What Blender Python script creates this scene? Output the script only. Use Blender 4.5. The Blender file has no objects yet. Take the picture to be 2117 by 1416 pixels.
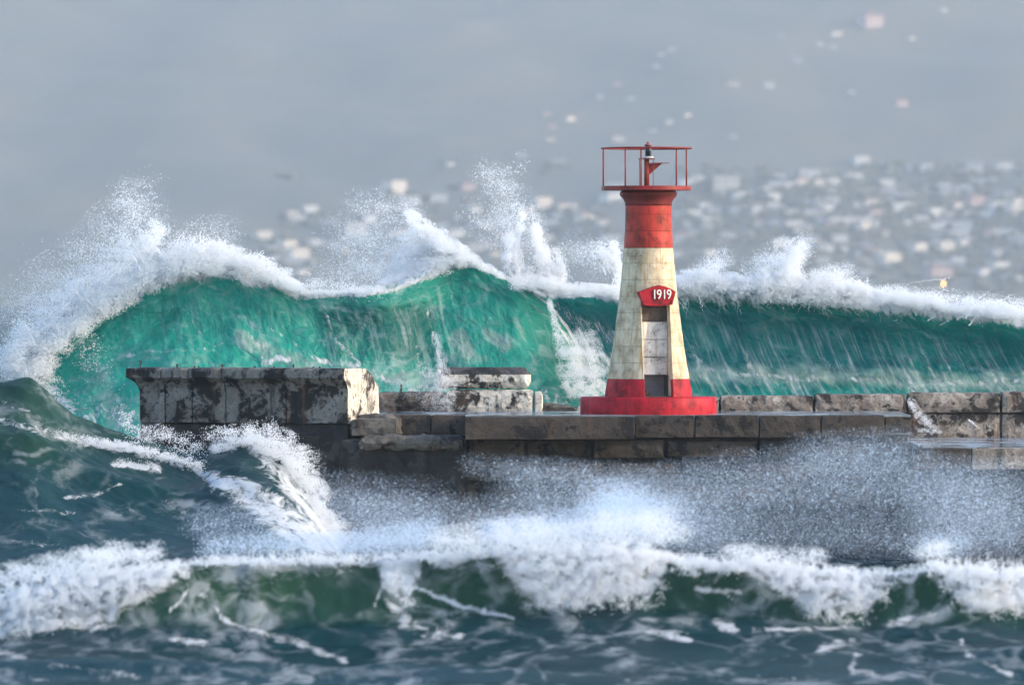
import bpy, bmesh, math, random
import numpy as np
from mathutils import Vector, Matrix

# ------------------------------------------------------------------ camera, sky, sun, exposure
scene = bpy.context.scene
COL = scene.collection
F = 16400.0          # photograph pixels per radian
CX, HY = 1058.5, 612.0
CAMZ, CAMD = 6.5, 200.0

cam = bpy.data.cameras.new('camera')
cam.sensor_width = 36.0
cam.lens = F / 2117.0 * 36.0
cam.shift_y = -(708.0 - HY) / 2117.0
cam.clip_start, cam.clip_end = 1.0, 30000.0
cam.dof.use_dof = True
cam.dof.focus_distance = 202.0
cam.dof.aperture_fstop = 1.45
camo = bpy.data.objects.new('camera', cam)
camo.location = (0, -CAMD, CAMZ)
camo.rotation_euler = (math.radians(90), 0, 0)
COL.objects.link(camo)
scene.camera = camo

SUN_AZ, SUN_EL = math.radians(77), math.radians(20)     # azimuth right of the direction towards the camera
sdir = Vector((math.sin(SUN_AZ) * math.cos(SUN_EL), -math.cos(SUN_AZ) * math.cos(SUN_EL), math.sin(SUN_EL)))
world = bpy.data.worlds.new('World')
scene.world = world
world.use_nodes = True
wn = world.node_tree
sky = wn.nodes.new('ShaderNodeTexSky')
sky.sky_type = 'NISHITA'
sky.sun_disc = False
sky.sun_elevation = SUN_EL
sky.sun_rotation = math.atan2(sdir.x, sdir.y)
sky.air_density, sky.dust_density, sky.ozone_density = 1.0, 0.8, 2.2
wn.links.new(sky.outputs[0], wn.nodes['Background'].inputs[0])
wn.nodes['Background'].inputs[1].default_value = 0.15

sl = bpy.data.lights.new('sun', 'SUN')
sl.energy, sl.angle, sl.color = 1.5, math.radians(1.0), (1.0, 0.80, 0.58)
so = bpy.data.objects.new('sun', sl)
so.rotation_euler = (-sdir).to_track_quat('-Z', 'Y').to_euler()
so.location = (40, -40, 60)
COL.objects.link(so)

scene.view_settings.view_transform = 'Standard'
scene.view_settings.look = 'None'
scene.view_settings.gamma = 1.0
scene.view_settings.use_curve_mapping = False
scene.view_settings.exposure = 1.62
scene.render.engine = 'CYCLES'
cy = scene.cycles
cy.use_denoising = True
cy.max_bounces, cy.diffuse_bounces, cy.glossy_bounces, cy.transmission_bounces = 4, 2, 2, 3
cy.volume_bounces = 1
cy.transparent_max_bounces = 8
cy.sample_clamp_indirect = 6.0

# ------------------------------------------------------------------ helpers
rng = np.random.default_rng(1919)
random.seed(1919)

def wx(px, Y): return (np.asarray(px, float) - CX) / F * (np.asarray(Y, float) + CAMD)
def wz(py, Y): return CAMZ - (np.asarray(py, float) - HY) / F * (np.asarray(Y, float) + CAMD)
def ppx(X, Y): return X / (Y + CAMD) * F + CX
def ppy(Z, Y): return HY - (Z - CAMZ) / (Y + CAMD) * F
def sstep(a, b, x):
    t = np.clip((x - a) / (b - a), 0, 1)
    return t * t * (3 - 2 * t)

def _hash(ix, iy, iz):
    h = (ix.astype(np.int64) * 374761393 + iy.astype(np.int64) * 668265263 + iz.astype(np.int64) * 2147483647 + 1274126177) & 0xffffffff
    h = ((h ^ (h >> 13)) * 1274126177) & 0xffffffff
    h = ((h ^ (h >> 16)) * 2246822519) & 0xffffffff
    return h ^ (h >> 15)

def noise2(x, y, seed=0):
    """gradient noise, about -1..1"""
    x = np.asarray(x, float); y = np.asarray(y, float)
    ix = np.floor(x); iy = np.floor(y)
    fx = x - ix; fy = y - iy
    u = fx * fx * fx * (fx * (fx * 6 - 15) + 10); v = fy * fy * fy * (fy * (fy * 6 - 15) + 10)
    s = np.full(ix.shape, seed)
    def g(dx, dy):
        a = _hash(ix + dx, iy + dy, s).astype(float) * (2 * math.pi / 4294967296.0)
        return np.cos(a) * (fx - dx) + np.sin(a) * (fy - dy)
    a = g(0, 0); b = g(1, 0); c = g(0, 1); d = g(1, 1)
    return 1.5 * ((a + (b - a) * u) * (1 - v) + (c + (d - c) * u) * v)

def fbm(x, y, oct=4, seed=0, gain=0.5, lac=2.03):
    r = 0; a = 1.0; n = 0
    for i in range(oct):
        r = r + a * noise2(x, y, seed + i * 17); n += a
        x = np.asarray(x) * lac + 3.1; y = np.asarray(y) * lac - 1.7; a *= gain
    return r / n

def ridged(x, y, oct=3, seed=0):
    r = 0; a = 1.0; n = 0
    for i in range(oct):
        r = r + a * (1 - np.abs(noise2(x, y, seed + i * 31))); n += a
        x = np.asarray(x) * 2.1 + 7.7; y = np.asarray(y) * 2.1 + 2.2; a *= 0.5
    return r / n

def cubic(xs, ys, x):
    """smooth monotone-ish interpolation through points"""
    xs = np.asarray(xs, float); ys = np.asarray(ys, float)
    d = np.diff(ys) / np.diff(xs)
    m = np.concatenate([[d[0]], (d[:-1] + d[1:]) / 2, [d[-1]]])
    x = np.clip(x, xs[0], xs[-1])
    i = np.clip(np.searchsorted(xs, x) - 1, 0, len(xs) - 2)
    h = xs[i + 1] - xs[i]; t = (x - xs[i]) / h
    return ((2 * t**3 - 3 * t**2 + 1) * ys[i] + (t**3 - 2 * t**2 + t) * h * m[i]
            + (-2 * t**3 + 3 * t**2) * ys[i + 1] + (t**3 - t**2) * h * m[i + 1])

def brush(px, py, strokes):
    """largest of soft capsules (x0,y0,x1,y1,w0,w1,strength) at points"""
    out = np.zeros(np.shape(px))
    for x0, y0, x1, y1, w0, w1, s in strokes:
        dx, dy = x1 - x0, y1 - y0
        L = dx * dx + dy * dy + 1e-6
        t = np.clip(((px - x0) * dx + (py - y0) * dy) / L, 0, 1)
        d = np.hypot(px - x0 - t * dx, py - y0 - t * dy) / (w0 + (w1 - w0) * t)
        out = np.maximum(out, s * np.clip(1 - d * d, 0, 1))
    return out

def link(o, parent=None):
    COL.objects.link(o)
    if parent is not None: o.parent = parent
    return o

def tag(o, label=None, cat=None, group=None, kind=None):
    if label: o['label'] = label
    if cat: o['category'] = cat
    if group: o['group'] = group
    if kind: o['kind'] = kind
    return o

def empty(name, loc=(0, 0, 0), rz=0.0):
    o = bpy.data.objects.new(name, None)
    o.location = loc; o.rotation_euler = (0, 0, rz); o.empty_display_size = 0.3
    return link(o)

def mesh_obj(name, verts, faces, mat, parent=None, smooth=False, loc=None):
    me = bpy.data.meshes.new(name)
    me.from_pydata([tuple(map(float, v)) for v in verts], [], faces)
    me.update()
    if mat is not None: me.materials.append(mat)
    if smooth: me.polygons.foreach_set('use_smooth', [True] * len(me.polygons))
    o = bpy.data.objects.new(name, me)
    if loc is not None: o.location = loc
    return link(o, parent)

def bm_obj(name, bm, mat, parent=None, smooth=False, loc=None):
    me = bpy.data.meshes.new(name)
    bmesh.ops.recalc_face_normals(bm, faces=bm.faces)
    bm.to_mesh(me); bm.free()
    me.materials.append(mat)
    if smooth: me.polygons.foreach_set('use_smooth', [True] * len(me.polygons))
    o = bpy.data.objects.new(name, me)
    if loc is not None: o.location = loc
    return link(o, parent)

def grid_obj(name, P, mat, attrs=None, parent=None):
    """P: (nu,nv,3) array -> smooth quad grid with point attributes"""
    nu, nv = P.shape[:2]
    idx = np.arange(nu * nv).reshape(nu, nv)
    q = np.stack([idx[:-1, :-1], idx[1:, :-1], idx[1:, 1:], idx[:-1, 1:]], -1).reshape(-1, 4)
    me = bpy.data.meshes.new(name)
    me.vertices.add(nu * nv); me.vertices.foreach_set('co', P.reshape(-1).astype(np.float32))
    me.loops.add(q.size); me.loops.foreach_set('vertex_index', q.reshape(-1).astype(np.int32))
    me.polygons.add(len(q)); me.polygons.foreach_set('loop_start', (np.arange(len(q)) * 4).astype(np.int32))
    me.update(calc_edges=True)
    me.polygons.foreach_set('use_smooth', np.ones(len(q), dtype=bool))
    for k, a in (attrs or {}).items():
        a = np.asarray(a)
        if a.ndim == 3:
            at = me.attributes.new(k, 'FLOAT_VECTOR', 'POINT'); at.data.foreach_set('vector', a.reshape(-1).astype(np.float32))
        else:
            at = me.attributes.new(k, 'FLOAT', 'POINT'); at.data.foreach_set('value', a.reshape(-1).astype(np.float32))
    me.materials.append(mat)
    o = bpy.data.objects.new(name, me)
    return link(o, parent)

def bm_box(x0, x1, y0, y1, z0, z1, cuts=0, jitter=0.0, bevel=0.0, seed=0):
    bm = bmesh.new()
    bmesh.ops.create_cube(bm, size=1.0)
    for v in bm.verts:
        v.co = Vector(((x0 + x1) / 2 + v.co.x * (x1 - x0), (y0 + y1) / 2 + v.co.y * (y1 - y0), (z0 + z1) / 2 + v.co.z * (z1 - z0)))
    if bevel: bmesh.ops.bevel(bm, geom=list(bm.edges), offset=bevel, segments=2, affect='EDGES')
    if cuts: bmesh.ops.subdivide_edges(bm, edges=list(bm.edges), cuts=cuts, use_grid_fill=True)
    if jitter:
        r = random.Random(seed)
        for v in bm.verts:
            v.co += Vector((r.uniform(-1, 1), r.uniform(-1, 1), r.uniform(-1, 1))) * jitter
    return bm

def tube_bm(pts, r, seg=8, bm=None, closed=False):
    bm = bm or bmesh.new()
    rings = []
    n = len(pts); pts = [Vector(p) for p in pts]
    for i, p in enumerate(pts):
        a = pts[(i - 1) % n] if (closed or i > 0) else p
        b = pts[(i + 1) % n] if (closed or i < n - 1) else p
        d = (b - a).normalized()
        u = d.cross(Vector((0, 0, 1)))
        if u.length < 1e-3: u = Vector((1, 0, 0))
        u.normalize(); w = d.cross(u)
        rr = r[i] if isinstance(r, (list, tuple)) else r
        rings.append([bm.verts.new(p + (u * math.cos(t) + w * math.sin(t)) * rr) for t in [2 * math.pi * k / seg for k in range(seg)]])
    m = n if closed else n - 1
    for i in range(m):
        A, B = rings[i], rings[(i + 1) % n]
        for k in range(seg): bm.faces.new((A[k], A[(k + 1) % seg], B[(k + 1) % seg], B[k]))
    if not closed:
        bm.faces.new(rings[0][::-1]); bm.faces.new(rings[-1])
    return bm

def lathe_bm(prof, seg=64):
    bm = bmesh.new(); rings = []
    for r, z in prof:
        if r < 1e-6: rings.append([bm.verts.new((0, 0, z))])
        else: rings.append([bm.verts.new((r * math.cos(2 * math.pi * k / seg), r * math.sin(2 * math.pi * k / seg), z)) for k in range(seg)])
    for A, B in zip(rings[:-1], rings[1:]):
        for k in range(seg):
            k2 = (k + 1) % seg
            if len(A) == 1 and len(B) == 1: continue
            if len(A) == 1: bm.faces.new((A[0], B[k2], B[k]))
            elif len(B) == 1: bm.faces.new((A[k], A[k2], B[0]))
            else: bm.faces.new((A[k], A[k2], B[k2], B[k]))
    return bm

# ------------------------------------------------------------------ material helpers
class MT:
    def __init__(self, name):
        self.m = bpy.data.materials.new(name); self.m.use_nodes = True
        self.t = self.m.node_tree; self.t.nodes.clear()
        self.out = self.t.nodes.new('ShaderNodeOutputMaterial')
    def n(self, typ, props=None, **ins):
        nd = self.t.nodes.new('ShaderNode' + typ)
        for k, v in (props or {}).items(): setattr(nd, k, v)
        for k, v in ins.items():
            key = int(k[1:]) if k[0] == 'i' and k[1:].isdigit() else k.replace('_', ' ')
            self.set(nd.inputs[key], v)
        return nd
    def set(self, sock, v):
        if isinstance(v, bpy.types.NodeSocket): self.t.links.new(v, sock)
        elif isinstance(v, bpy.types.Node): self.t.links.new(v.outputs[0], sock)
        else: sock.default_value = v
    def math(self, op, a, b=None, c=None, clamp=False):
        nd = self.t.nodes.new('ShaderNodeMath'); nd.operation = op; nd.use_clamp = clamp
        for i, v in enumerate((a, b, c)):
            if v is not None: self.set(nd.inputs[i], v)
        return nd.outputs[0]
    def ramp(self, v, lo, hi, a=0.0, b=1.0):
        nd = self.t.nodes.new('ShaderNodeMapRange'); nd.interpolation_type = 'SMOOTHSTEP'
        for i, x in enumerate((v, lo, hi, a, b)): self.set(nd.inputs[i], x)
        return nd.outputs[0]
    def mix(self, f, a, b):
        nd = self.t.nodes.new('ShaderNodeMix'); nd.data_type = 'RGBA'
        self.set(nd.inputs[0], f); self.set(nd.inputs[6], a if not isinstance(a, tuple) else (*a[:3], 1)); self.set(nd.inputs[7], b if not isinstance(b, tuple) else (*b[:3], 1))
        return nd.outputs[2]
    def mixs(self, f, a, b):
        nd = self.t.nodes.new('ShaderNodeMixShader'); self.set(nd.inputs[0], f); self.set(nd.inputs[1], a); self.set(nd.inputs[2], b)
        return nd.outputs[0]
    def attr(self, name, vec=False):
        nd = self.t.nodes.new('ShaderNodeAttribute'); nd.attribute_name = name
        return nd.outputs['Vector'] if vec else nd.outputs['Fac']
    def coord(self, scale=(1, 1, 1), src=None, rot=(0, 0, 0)):
        if src is None: src = self.t.nodes.new('ShaderNodeTexCoord').outputs['Object']
        mp = self.t.nodes.new('ShaderNodeMapping')
        self.t.links.new(src, mp.inputs[0]); mp.inputs['Scale'].default_value = scale; mp.inputs['Rotation'].default_value = rot
        return mp.outputs[0]
    def noise(self, vec, scale, detail=4, rough=0.55, dist=0.0):
        return self.n('TexNoise', Vector=vec, Scale=scale, Detail=detail, Roughness=rough, Distortion=dist).outputs[0]
    def vor(self, vec, scale, feat='DISTANCE_TO_EDGE'):
        nd = self.n('TexVoronoi', {'feature': feat}, Vector=vec, Scale=scale)
        return nd.outputs[0]
    def bump(self, h, strength=0.5, dist=0.02, normal=None):
        nd = self.n('Bump', Height=h, Strength=strength, Distance=dist)
        if normal is not None: self.set(nd.inputs['Normal'], normal)
        return nd.outputs[0]
    def bsdf(self, color, rough=0.6, normal=None, spec=0.5, metal=0.0):
        nd = self.n('BsdfPrincipled', Roughness=rough)
        self.set(nd.inputs['Base Color'], (*color[:3], 1) if isinstance(color, tuple) else color)
        self.set(nd.inputs['Specular IOR Level'], spec); self.set(nd.inputs['Metallic'], metal)
        if normal is not None: self.set(nd.inputs['Normal'], normal)
        return nd.outputs[0]
    def done(self, sh):
        self.t.links.new(sh, self.out.inputs['Surface']); return self.m

def m_concrete(name, base, pale, dark, dark_amt=0.5, rust=0.0, pale_amt=0.4, wet=0.0, scale=1.0, rough=0.85):
    """weathered concrete: grey body, bleached patches, black lichen, rust runs"""
    M = MT(name)
    co = M.coord((scale, scale, scale))
    big = M.noise(co, 1.1, 5, 0.6, 0.3)
    med = M.noise(co, 3.2, 8, 0.68, 0.4)
    fine = M.noise(co, 16, 6, 0.7)
    c = M.mix(M.ramp(med, 0.5 - pale_amt * .25, 0.72 - pale_amt * .25), base, pale)
    c = M.mix(M.math('MULTIPLY', M.ramp(fine, 0.45, 0.7), 0.35), c, tuple(x * 0.5 for x in base))
    dk = M.math('ADD', M.math('MULTIPLY', big, 0.5), M.math('MULTIPLY', med, 0.5))
    lo = 0.62 - dark_amt * 0.25
    dm = M.ramp(dk, lo, lo + 0.07)
    spk = M.math('MAXIMUM', M.ramp(M.noise(co, 6, 7, 0.8), 0.575, 0.60), M.math('MULTIPLY', M.ramp(M.noise(M.coord((2.6 * scale, 2.6 * scale, .35 * scale)), 1.0, 6, .7), .56, .64), .85))
    c = M.mix(M.math('MAXIMUM', dm, M.math('MULTIPLY', spk, min(1.0, dark_amt * 1.4))), c, dark)
    if rust:
        st = M.noise(M.coord((4.5 * scale, 4.5 * scale, 0.35 * scale)), 1.0, 4, 0.6)
        c = M.mix(M.math('MULTIPLY', M.ramp(st, 0.56, 0.70), rust), c, (0.16, 0.065, 0.025))
    h = M.math('ADD', M.math('MULTIPLY', med, 1.0), M.math('MULTIPLY', fine, 0.6))
    r = M.ramp(med, 0.3, 0.7, rough - wet, rough)
    return M.done(M.bsdf(c, r, M.bump(h, 0.9, 0.04), 0.4))

def m_paint(name, col, worn, wear=0.3, stain=None, rough=0.55):
    """painted masonry / metal with chips, streaks and blotches"""
    M = MT(name)
    co = M.coord()
    n1 = M.noise(co, 2.3, 6, 0.62, 0.2)
    n2 = M.noise(co, 22, 6, 0.7)
    runs = M.noise(M.coord((9, 9, 0.9)), 1.0, 5, 0.62)
    c = M.mix(M.ramp(n1, 0.35, 0.68), col, tuple(x * 0.6 for x in col))
    if stain: c = M.mix(M.math('MULTIPLY', M.ramp(runs, 0.44, 0.68), 0.8), c, stain)
    chip = M.ramp(M.math('ADD', M.math('MULTIPLY', n2, 0.55), M.math('MULTIPLY', n1, 0.45)), 0.66 - wear * .3, 0.70 - wear * .3)
    c = M.mix(M.math('MULTIPLY', chip, 0.8), c, worn)
    return M.done(M.bsdf(c, M.ramp(n1, .3, .7, rough - .12, rough + .12), M.bump(M.math('ADD', n2, M.math('MULTIPLY', n1, .7)), 0.55, 0.015), 0.2))

def m_plain(name, col, rough=0.6, metal=0.0, var=0.25):
    M = MT(name)
    n = M.noise(M.coord(), 3.0, 5)
    c = M.mix(M.ramp(n, .35, .65), col, tuple(x * (1 - var) for x in col))
    return M.done(M.bsdf(c, rough, None, 0.4, metal))

def m_spray(name, col=(0.88, 0.89, 0.90), tr=0.45):
    M = MT(name)
    d = M.n('BsdfDiffuse', Color=(*col, 1)); t = M.n('BsdfTranslucent', Color=(*col, 1))
    return M.done(M.mixs(tr, d.outputs[0], t.outputs[0]))

def m_water(name, deep, green, sc=(1, 1), trans=0.4, bump=0.5, foam_sc=1.6, lace=0.0, lace_sc=0.8, rough=0.1, streak=0.0, refl=.6, fsc=None, foamcol=(0.76, 0.79, 0.81)):
    """sea water: body colour by how much light passes (attribute thin), foam by attribute foam; wuv carries metres along and across"""
    M = MT(name)
    uv = M.attr('wuv', True)
    c1 = M.coord((sc[0], sc[1], 1), uv)
    big = M.noise(c1, 0.55, 4, 0.55, 0.3)
    med = M.noise(c1, 2.2, 7, 0.62, 0.5)
    fin = M.noise(c1, 9.0, 5, 0.65)
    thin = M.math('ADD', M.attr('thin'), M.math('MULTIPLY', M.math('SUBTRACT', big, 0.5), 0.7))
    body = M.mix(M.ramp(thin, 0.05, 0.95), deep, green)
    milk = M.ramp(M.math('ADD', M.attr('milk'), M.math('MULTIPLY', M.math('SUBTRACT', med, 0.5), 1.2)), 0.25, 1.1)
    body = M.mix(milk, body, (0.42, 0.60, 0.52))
    fa = M.attr('foam')
    fsc = fsc or sc
    fn = M.noise(M.coord((fsc[0], fsc[1], 1), uv), foam_sc * 2.6, 10, 0.72, 1.0)
    m = M.math('ADD', M.math('MULTIPLY', fa, 0.92), M.math('MULTIPLY', M.math('SUBTRACT', fn, 0.5), 2.7))
    foam = M.ramp(m, 0.40, 0.92)
    if streak:
        s1 = M.noise(M.coord((sc[0] * 6.0, sc[1] * 0.40, 1), uv), 1.0, 8, 0.7, 0.15)
        st = M.math('MULTIPLY', M.ramp(s1, 0.46, 0.72), M.attr('strk'))
        st = M.math('MULTIPLY', st, M.ramp(med, 0.25, 0.65, 0.25, 1.0))
        foam = M.math('MAXIMUM', foam, M.math('MULTIPLY', st, streak))
    if lace:
        wv = M.n('VectorMath', {'operation': 'ADD'})
        M.t.links.new(uv, wv.inputs[0])
        nc = M.n('TexNoise', Vector=uv, Scale=lace_sc * 1.3, Detail=4.0)
        sc2 = M.n('VectorMath', {'operation': 'SCALE'}); M.t.links.new(nc.outputs['Color'], sc2.inputs[0]); sc2.inputs['Scale'].default_value = 0.9 / lace_sc
        M.t.links.new(sc2.outputs[0], wv.inputs[1])
        v1 = M.vor(wv.outputs[0], lace_sc); v2 = M.vor(wv.outputs[0], lace_sc * 2.6)
        l1 = M.ramp(v1, 0.10, 0.015); l2 = M.math('MULTIPLY', M.ramp(v2, 0.10, 0.01), 0.55)
        lm = M.ramp(M.math('ADD', M.attr('lace'), M.math('MULTIPLY', M.math('SUBTRACT', big, 0.5), 1.6)), 0.25, 0.75)
        la = M.math('MULTIPLY', M.math('MAXIMUM', l1, l2), M.math('MULTIPLY', lm, lace))
        la = M.math('MULTIPLY', la, M.ramp(med, 0.40, 0.62))
        foam = M.math('MAXIMUM', foam, la, clamp=True)
    h = M.math('ADD', M.math('MULTIPLY', med, 1.0), M.math('MULTIPLY', fin, 0.35))
    nb = M.bump(h, bump, 0.12)
    w0 = M.bsdf(body, .6, nb, 0.0)
    gl = M.n('BsdfGlossy', Roughness=rough, Normal=nb); gl.inputs['Color'].default_value = (.95, .97, 1, 1)
    fr = M.n('Fresnel', IOR=1.33, Normal=nb)
    kf = M.math('MULTIPLY', fr.outputs[0], refl)
    tl = M.n('BsdfTranslucent', Normal=nb); M.set(tl.inputs['Color'], body)
    ws = M.mixs(kf, M.mixs(trans, w0, tl.outputs[0]), gl.outputs[0])
    nf = M.bump(M.math('ADD', fn, M.math('MULTIPLY', foam, 0.6)), 0.7, 0.10)
    fd = M.n('BsdfDiffuse', Normal=nf); M.set(fd.inputs['Color'], (*foamcol, 1))
    ft = M.n('BsdfTranslucent', Normal=nf); M.set(ft.inputs['Color'], (*foamcol, 1))
    fs = M.mixs(0.35, fd.outputs[0], ft.outputs[0])
    return M.done(M.mixs(foam, ws, fs))

# ------------------------------------------------------------------ far hillside
def hill_z(X, Y):
    d = Y + CAMD
    s = np.clip(d - 5300 - 60 * fbm(X / 300, X * 0 + 1.3, 2, 5), 0, None)
    base = 0.20 * s + 2.0 * sstep(0, 15, s)
    return base + sstep(0, 300, s) * (22 * fbm(X / 210, d / 260, 4, 9) + 0.02 * (X + 100)) - 3 * (s <= 0)

hx = np.linspace(-2000, 2000, 260); hd = 5000 + 3400 * np.linspace(0, 1, 220) ** 1.25
HX, HYY = np.meshgrid(hx, hd - CAMD, indexing='ij')
HZ = hill_z(HX, HYY)
M = MT('hillside_scrub')
co = M.coord()
n1 = M.noise(co, 0.012, 6, 0.6); n2 = M.noise(co, 0.06, 5, 0.7)
c = M.mix(M.ramp(n1, .4, .62), (0.104, 0.110, 0.083), (0.120, 0.119, 0.094))
c = M.mix(M.math('MULTIPLY', M.ramp(n2, .5, .65), 0.5), c, (0.090, 0.099, 0.072))
hill = grid_obj('hillside', np.stack([HX, HYY, HZ], -1), M.done(M.bsdf(c, 0.9, None, 0.1)))
tag(hill, 'hazy scrub covered hillside rising behind the bay', kind='structure')

def on_hill(px, py):
    """where the line of sight through a measured point meets the hillside"""
    d = np.linspace(5300, 7900, 420)
    X = (px - CX) / F * d; Z = CAMZ - (py - HY) / F * d
    dz = Z - hill_z(X, d - CAMD)
    k = int(np.argmax(dz < 0)) if (dz < 0).any() else len(d) - 1
    return float(X[k]), float(d[k] - CAMD), float(hill_z(np.array([X[k]]), np.array([d[k] - CAMD]))[0])

WALLC = {'white': m_plain('house_white', (0.47, 0.46, 0.445), 0.8, 0, .1), 'cream': m_plain('house_cream', (0.55, 0.49, 0.41), 0.8, 0, .1),
         'pink': m_plain('house_pink', (0.34, 0.26, 0.25), 0.8, 0, .1), 'grey': m_plain('house_grey', (0.27, 0.275, 0.28), 0.8, 0, .1)}
ROOFC = {'grey': m_plain('roof_grey', (0.20, 0.20, 0.21), 0.8), 'brown': m_plain('roof_brown', (0.22, 0.13, 0.10), 0.8), 'pale': m_plain('roof_pale', (0.42, 0.42, 0.42), 0.7)}
GLASS = m_plain('house_window', (0.04, 0.05, 0.06), 0.2)

def house_proto(w, dpt, h, roof, wall, rc, storeys, nwin):
    """a house with walls, a roof and rows of windows; front faces -Y"""
    r = empty('house')
    bm = bm_box(-w / 2, w / 2, -dpt / 2, dpt / 2, -1.6, h)
    bm_obj('wall', bm, WALLC[wall], r)
    if roof == 'gable':
        e = 0.5
        v = [(-w/2-e, -dpt/2-e, h), (w/2+e, -dpt/2-e, h), (w/2+e, dpt/2+e, h), (-w/2-e, dpt/2+e, h), (-w/2-e, 0, h+dpt*.30), (w/2+e, 0, h+dpt*.30)]
        mesh_obj('roof', [(a, b, c + .02) for a, b, c in v], [(0, 1, 5, 4), (2, 3, 4, 5), (0, 4, 3), (1, 2, 5), (3, 2, 1, 0)], ROOFC[rc], r)
    elif roof == 'hip':
        e = 0.6
        v = [(-w/2-e, -dpt/2-e, h), (w/2+e, -dpt/2-e, h), (w/2+e, dpt/2+e, h), (-w/2-e, dpt/2+e, h), (-w/4, 0, h+dpt*.28), (w/4, 0, h+dpt*.28)]
        mesh_obj('roof', [(a, b, c + .02) for a, b, c in v], [(0, 1, 5, 4), (2, 3, 4, 5), (0, 4, 3), (1, 2, 5), (3, 2, 1, 0)], ROOFC[rc], r)
    else:
        bm_obj('roof', bm_box(-w/2-.3, w/2+.3, -dpt/2-.3, dpt/2+.3, h + .01, h + .35), ROOFC[rc], r)
    for s in range(storeys):
        for k in range(nwin):
            x = -w / 2 + w * (k + .5) / nwin; z = h * (s + .5) / storeys
            bm_obj('window', bm_box(x - .55, x + .55, -dpt/2 - .06, -dpt/2 + .05, z - .6, z + .6), GLASS, r)
    return r

def copy_tree(o, parent=None):
    c = o.copy(); link(c, parent)
    for ch in list(o.children): copy_tree(ch, c)
    return c

PROTO = [('white flat roofed house among the blurred buildings on the hazy hillside', dict(w=9, dpt=8, h=4.6, roof='flat', wall='white', rc='pale', storeys=1, nwin=2)),
         ('white house under a grey pitched roof on the hazy hillside', dict(w=10, dpt=7, h=3.8, roof='gable', wall='white', rc='grey', storeys=1, nwin=3)),
         ('cream house with a brown hipped roof on the hazy hillside', dict(w=9, dpt=8, h=3.8, roof='hip', wall='cream', rc='brown', storeys=1, nwin=2)),
         ('long low white building with a flat roof on the hazy hillside', dict(w=19, dpt=8, h=4.4, roof='flat', wall='white', rc='pale', storeys=1, nwin=5)),
         ('grey house with a grey pitched roof on the hazy hillside', dict(w=10, dpt=8, h=4.5, roof='gable', wall='grey', rc='grey', storeys=1, nwin=2)),
         ('dull pink house with a brown hipped roof on the hazy hillside', dict(w=10, dpt=8, h=4.5, roof='hip', wall='pink', rc='brown', storeys=1, nwin=2)),
         ('two storey cream block with a pale flat roof on the hazy hillside', dict(w=10, dpt=9, h=7.5, roof='flat', wall='cream', rc='pale', storeys=2, nwin=3))]
HOUSES = """1674,363,45 1763,365,35 1723,372,35 1886,344,28 1848,351,28 1778,334,35 1624,360,55 1502,395,55 1554,398,25 1596,405,35 1648,409,20
1676,414,25 1455,423,30 1533,410,40 1564,435,35 1526,437,35 1610,442,25 1639,443,30 1690,442,35 1455,454,28 1477,457,20 1798,416,30 1770,424,20
1832,410,25 1570,466,32 1436,480,32 1411,489,40 1505,485,35 1491,499,22 1544,485,22 1752,461,90 1714,468,30 1869,456,28 1791,482,18 1933,475,40
1926,489,35 1944,503,40 1992,499,38 1978,536,32 1937,546,60 2059,524,30 2092,520,14 2092,537,22 2076,473,60 2114,485,25 2062,365,20 2034,374,60
1909,386,18 1950,381,30 2013,416,50 1984,402,18 2076,346,35 2107,348,18 2013,344,40 1742,515,20 1801,520,35 1791,565,32 1853,576,25 1822,572,12
1937,569,55 1905,583,20 1568,527,25 1397,524,25 1832,524,60 815,393,42 849,410,40 907,411,38 1118,422,38 1165,427,38 1208,449,35 1247,456,28
682,466,32 585,486,22 542,488,35 620,537,70 624,560,22 707,516,30 829,482,45 939,512,30 995,466,40 964,385,35 868,443,25 1155,334,30 930,335,14
600,358,18 560,512,30 617,445,35 1255,468,25 1195,440,25 1389,98,12 1366,109,10 1357,135,14 1722,95,18 1693,89,20 1728,66,25 1797,46,50 1515,172,28
1587,172,25 1860,213,32 1277,170,12 1239,198,18 1302,201,10 1176,241,22 1141,259,14 1138,285,18 1130,230,18 1380,250,22 1348,267,20 1420,233,12
1279,285,25 1153,333,30 1078,316,25 1515,279,12 1613,69,12 1883,75,12 1950,17,15 1647,124,25 1760,190,15 1405,440,26 1418,462,22 1475,430,30
1720,400,22 1745,440,24 1660,480,26 1610,505,30 1690,500,26 1760,540,30 1840,545,24 1890,500,24 1900,430,20 1960,440,26 2040,440,30 2100,420,26
2030,560,34 2085,570,26 1990,350,26 1930,352,22 1700,350,20 1580,385,22 1500,440,22 1085,440,30 1040,452,26 980,430,24 760,450,30 740,480,24
650,500,28 800,520,28 880,500,28 1010,500,26 1070,470,26 1150,470,26 1235,430,22""".split()
h2 = random.Random(23)
for k in range(100): HOUSES.append('%.0f,%.0f,%.0f' % (h2.uniform(1400, 2117), h2.triangular(335, 600, 440), h2.uniform(18, 44)))
for k in range(40): HOUSES.append('%.0f,%.0f,%.0f' % (h2.uniform(530, 1290), h2.triangular(390, 570, 470), h2.uniform(18, 44)))
protos = []
for lab, kw in PROTO:
    p = house_proto(**kw); tag(p, lab, 'house', 'houses on the far hillside'); protos.append((p, kw['w'], False))
used = [False] * len(protos)
hr = random.Random(7)
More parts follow.
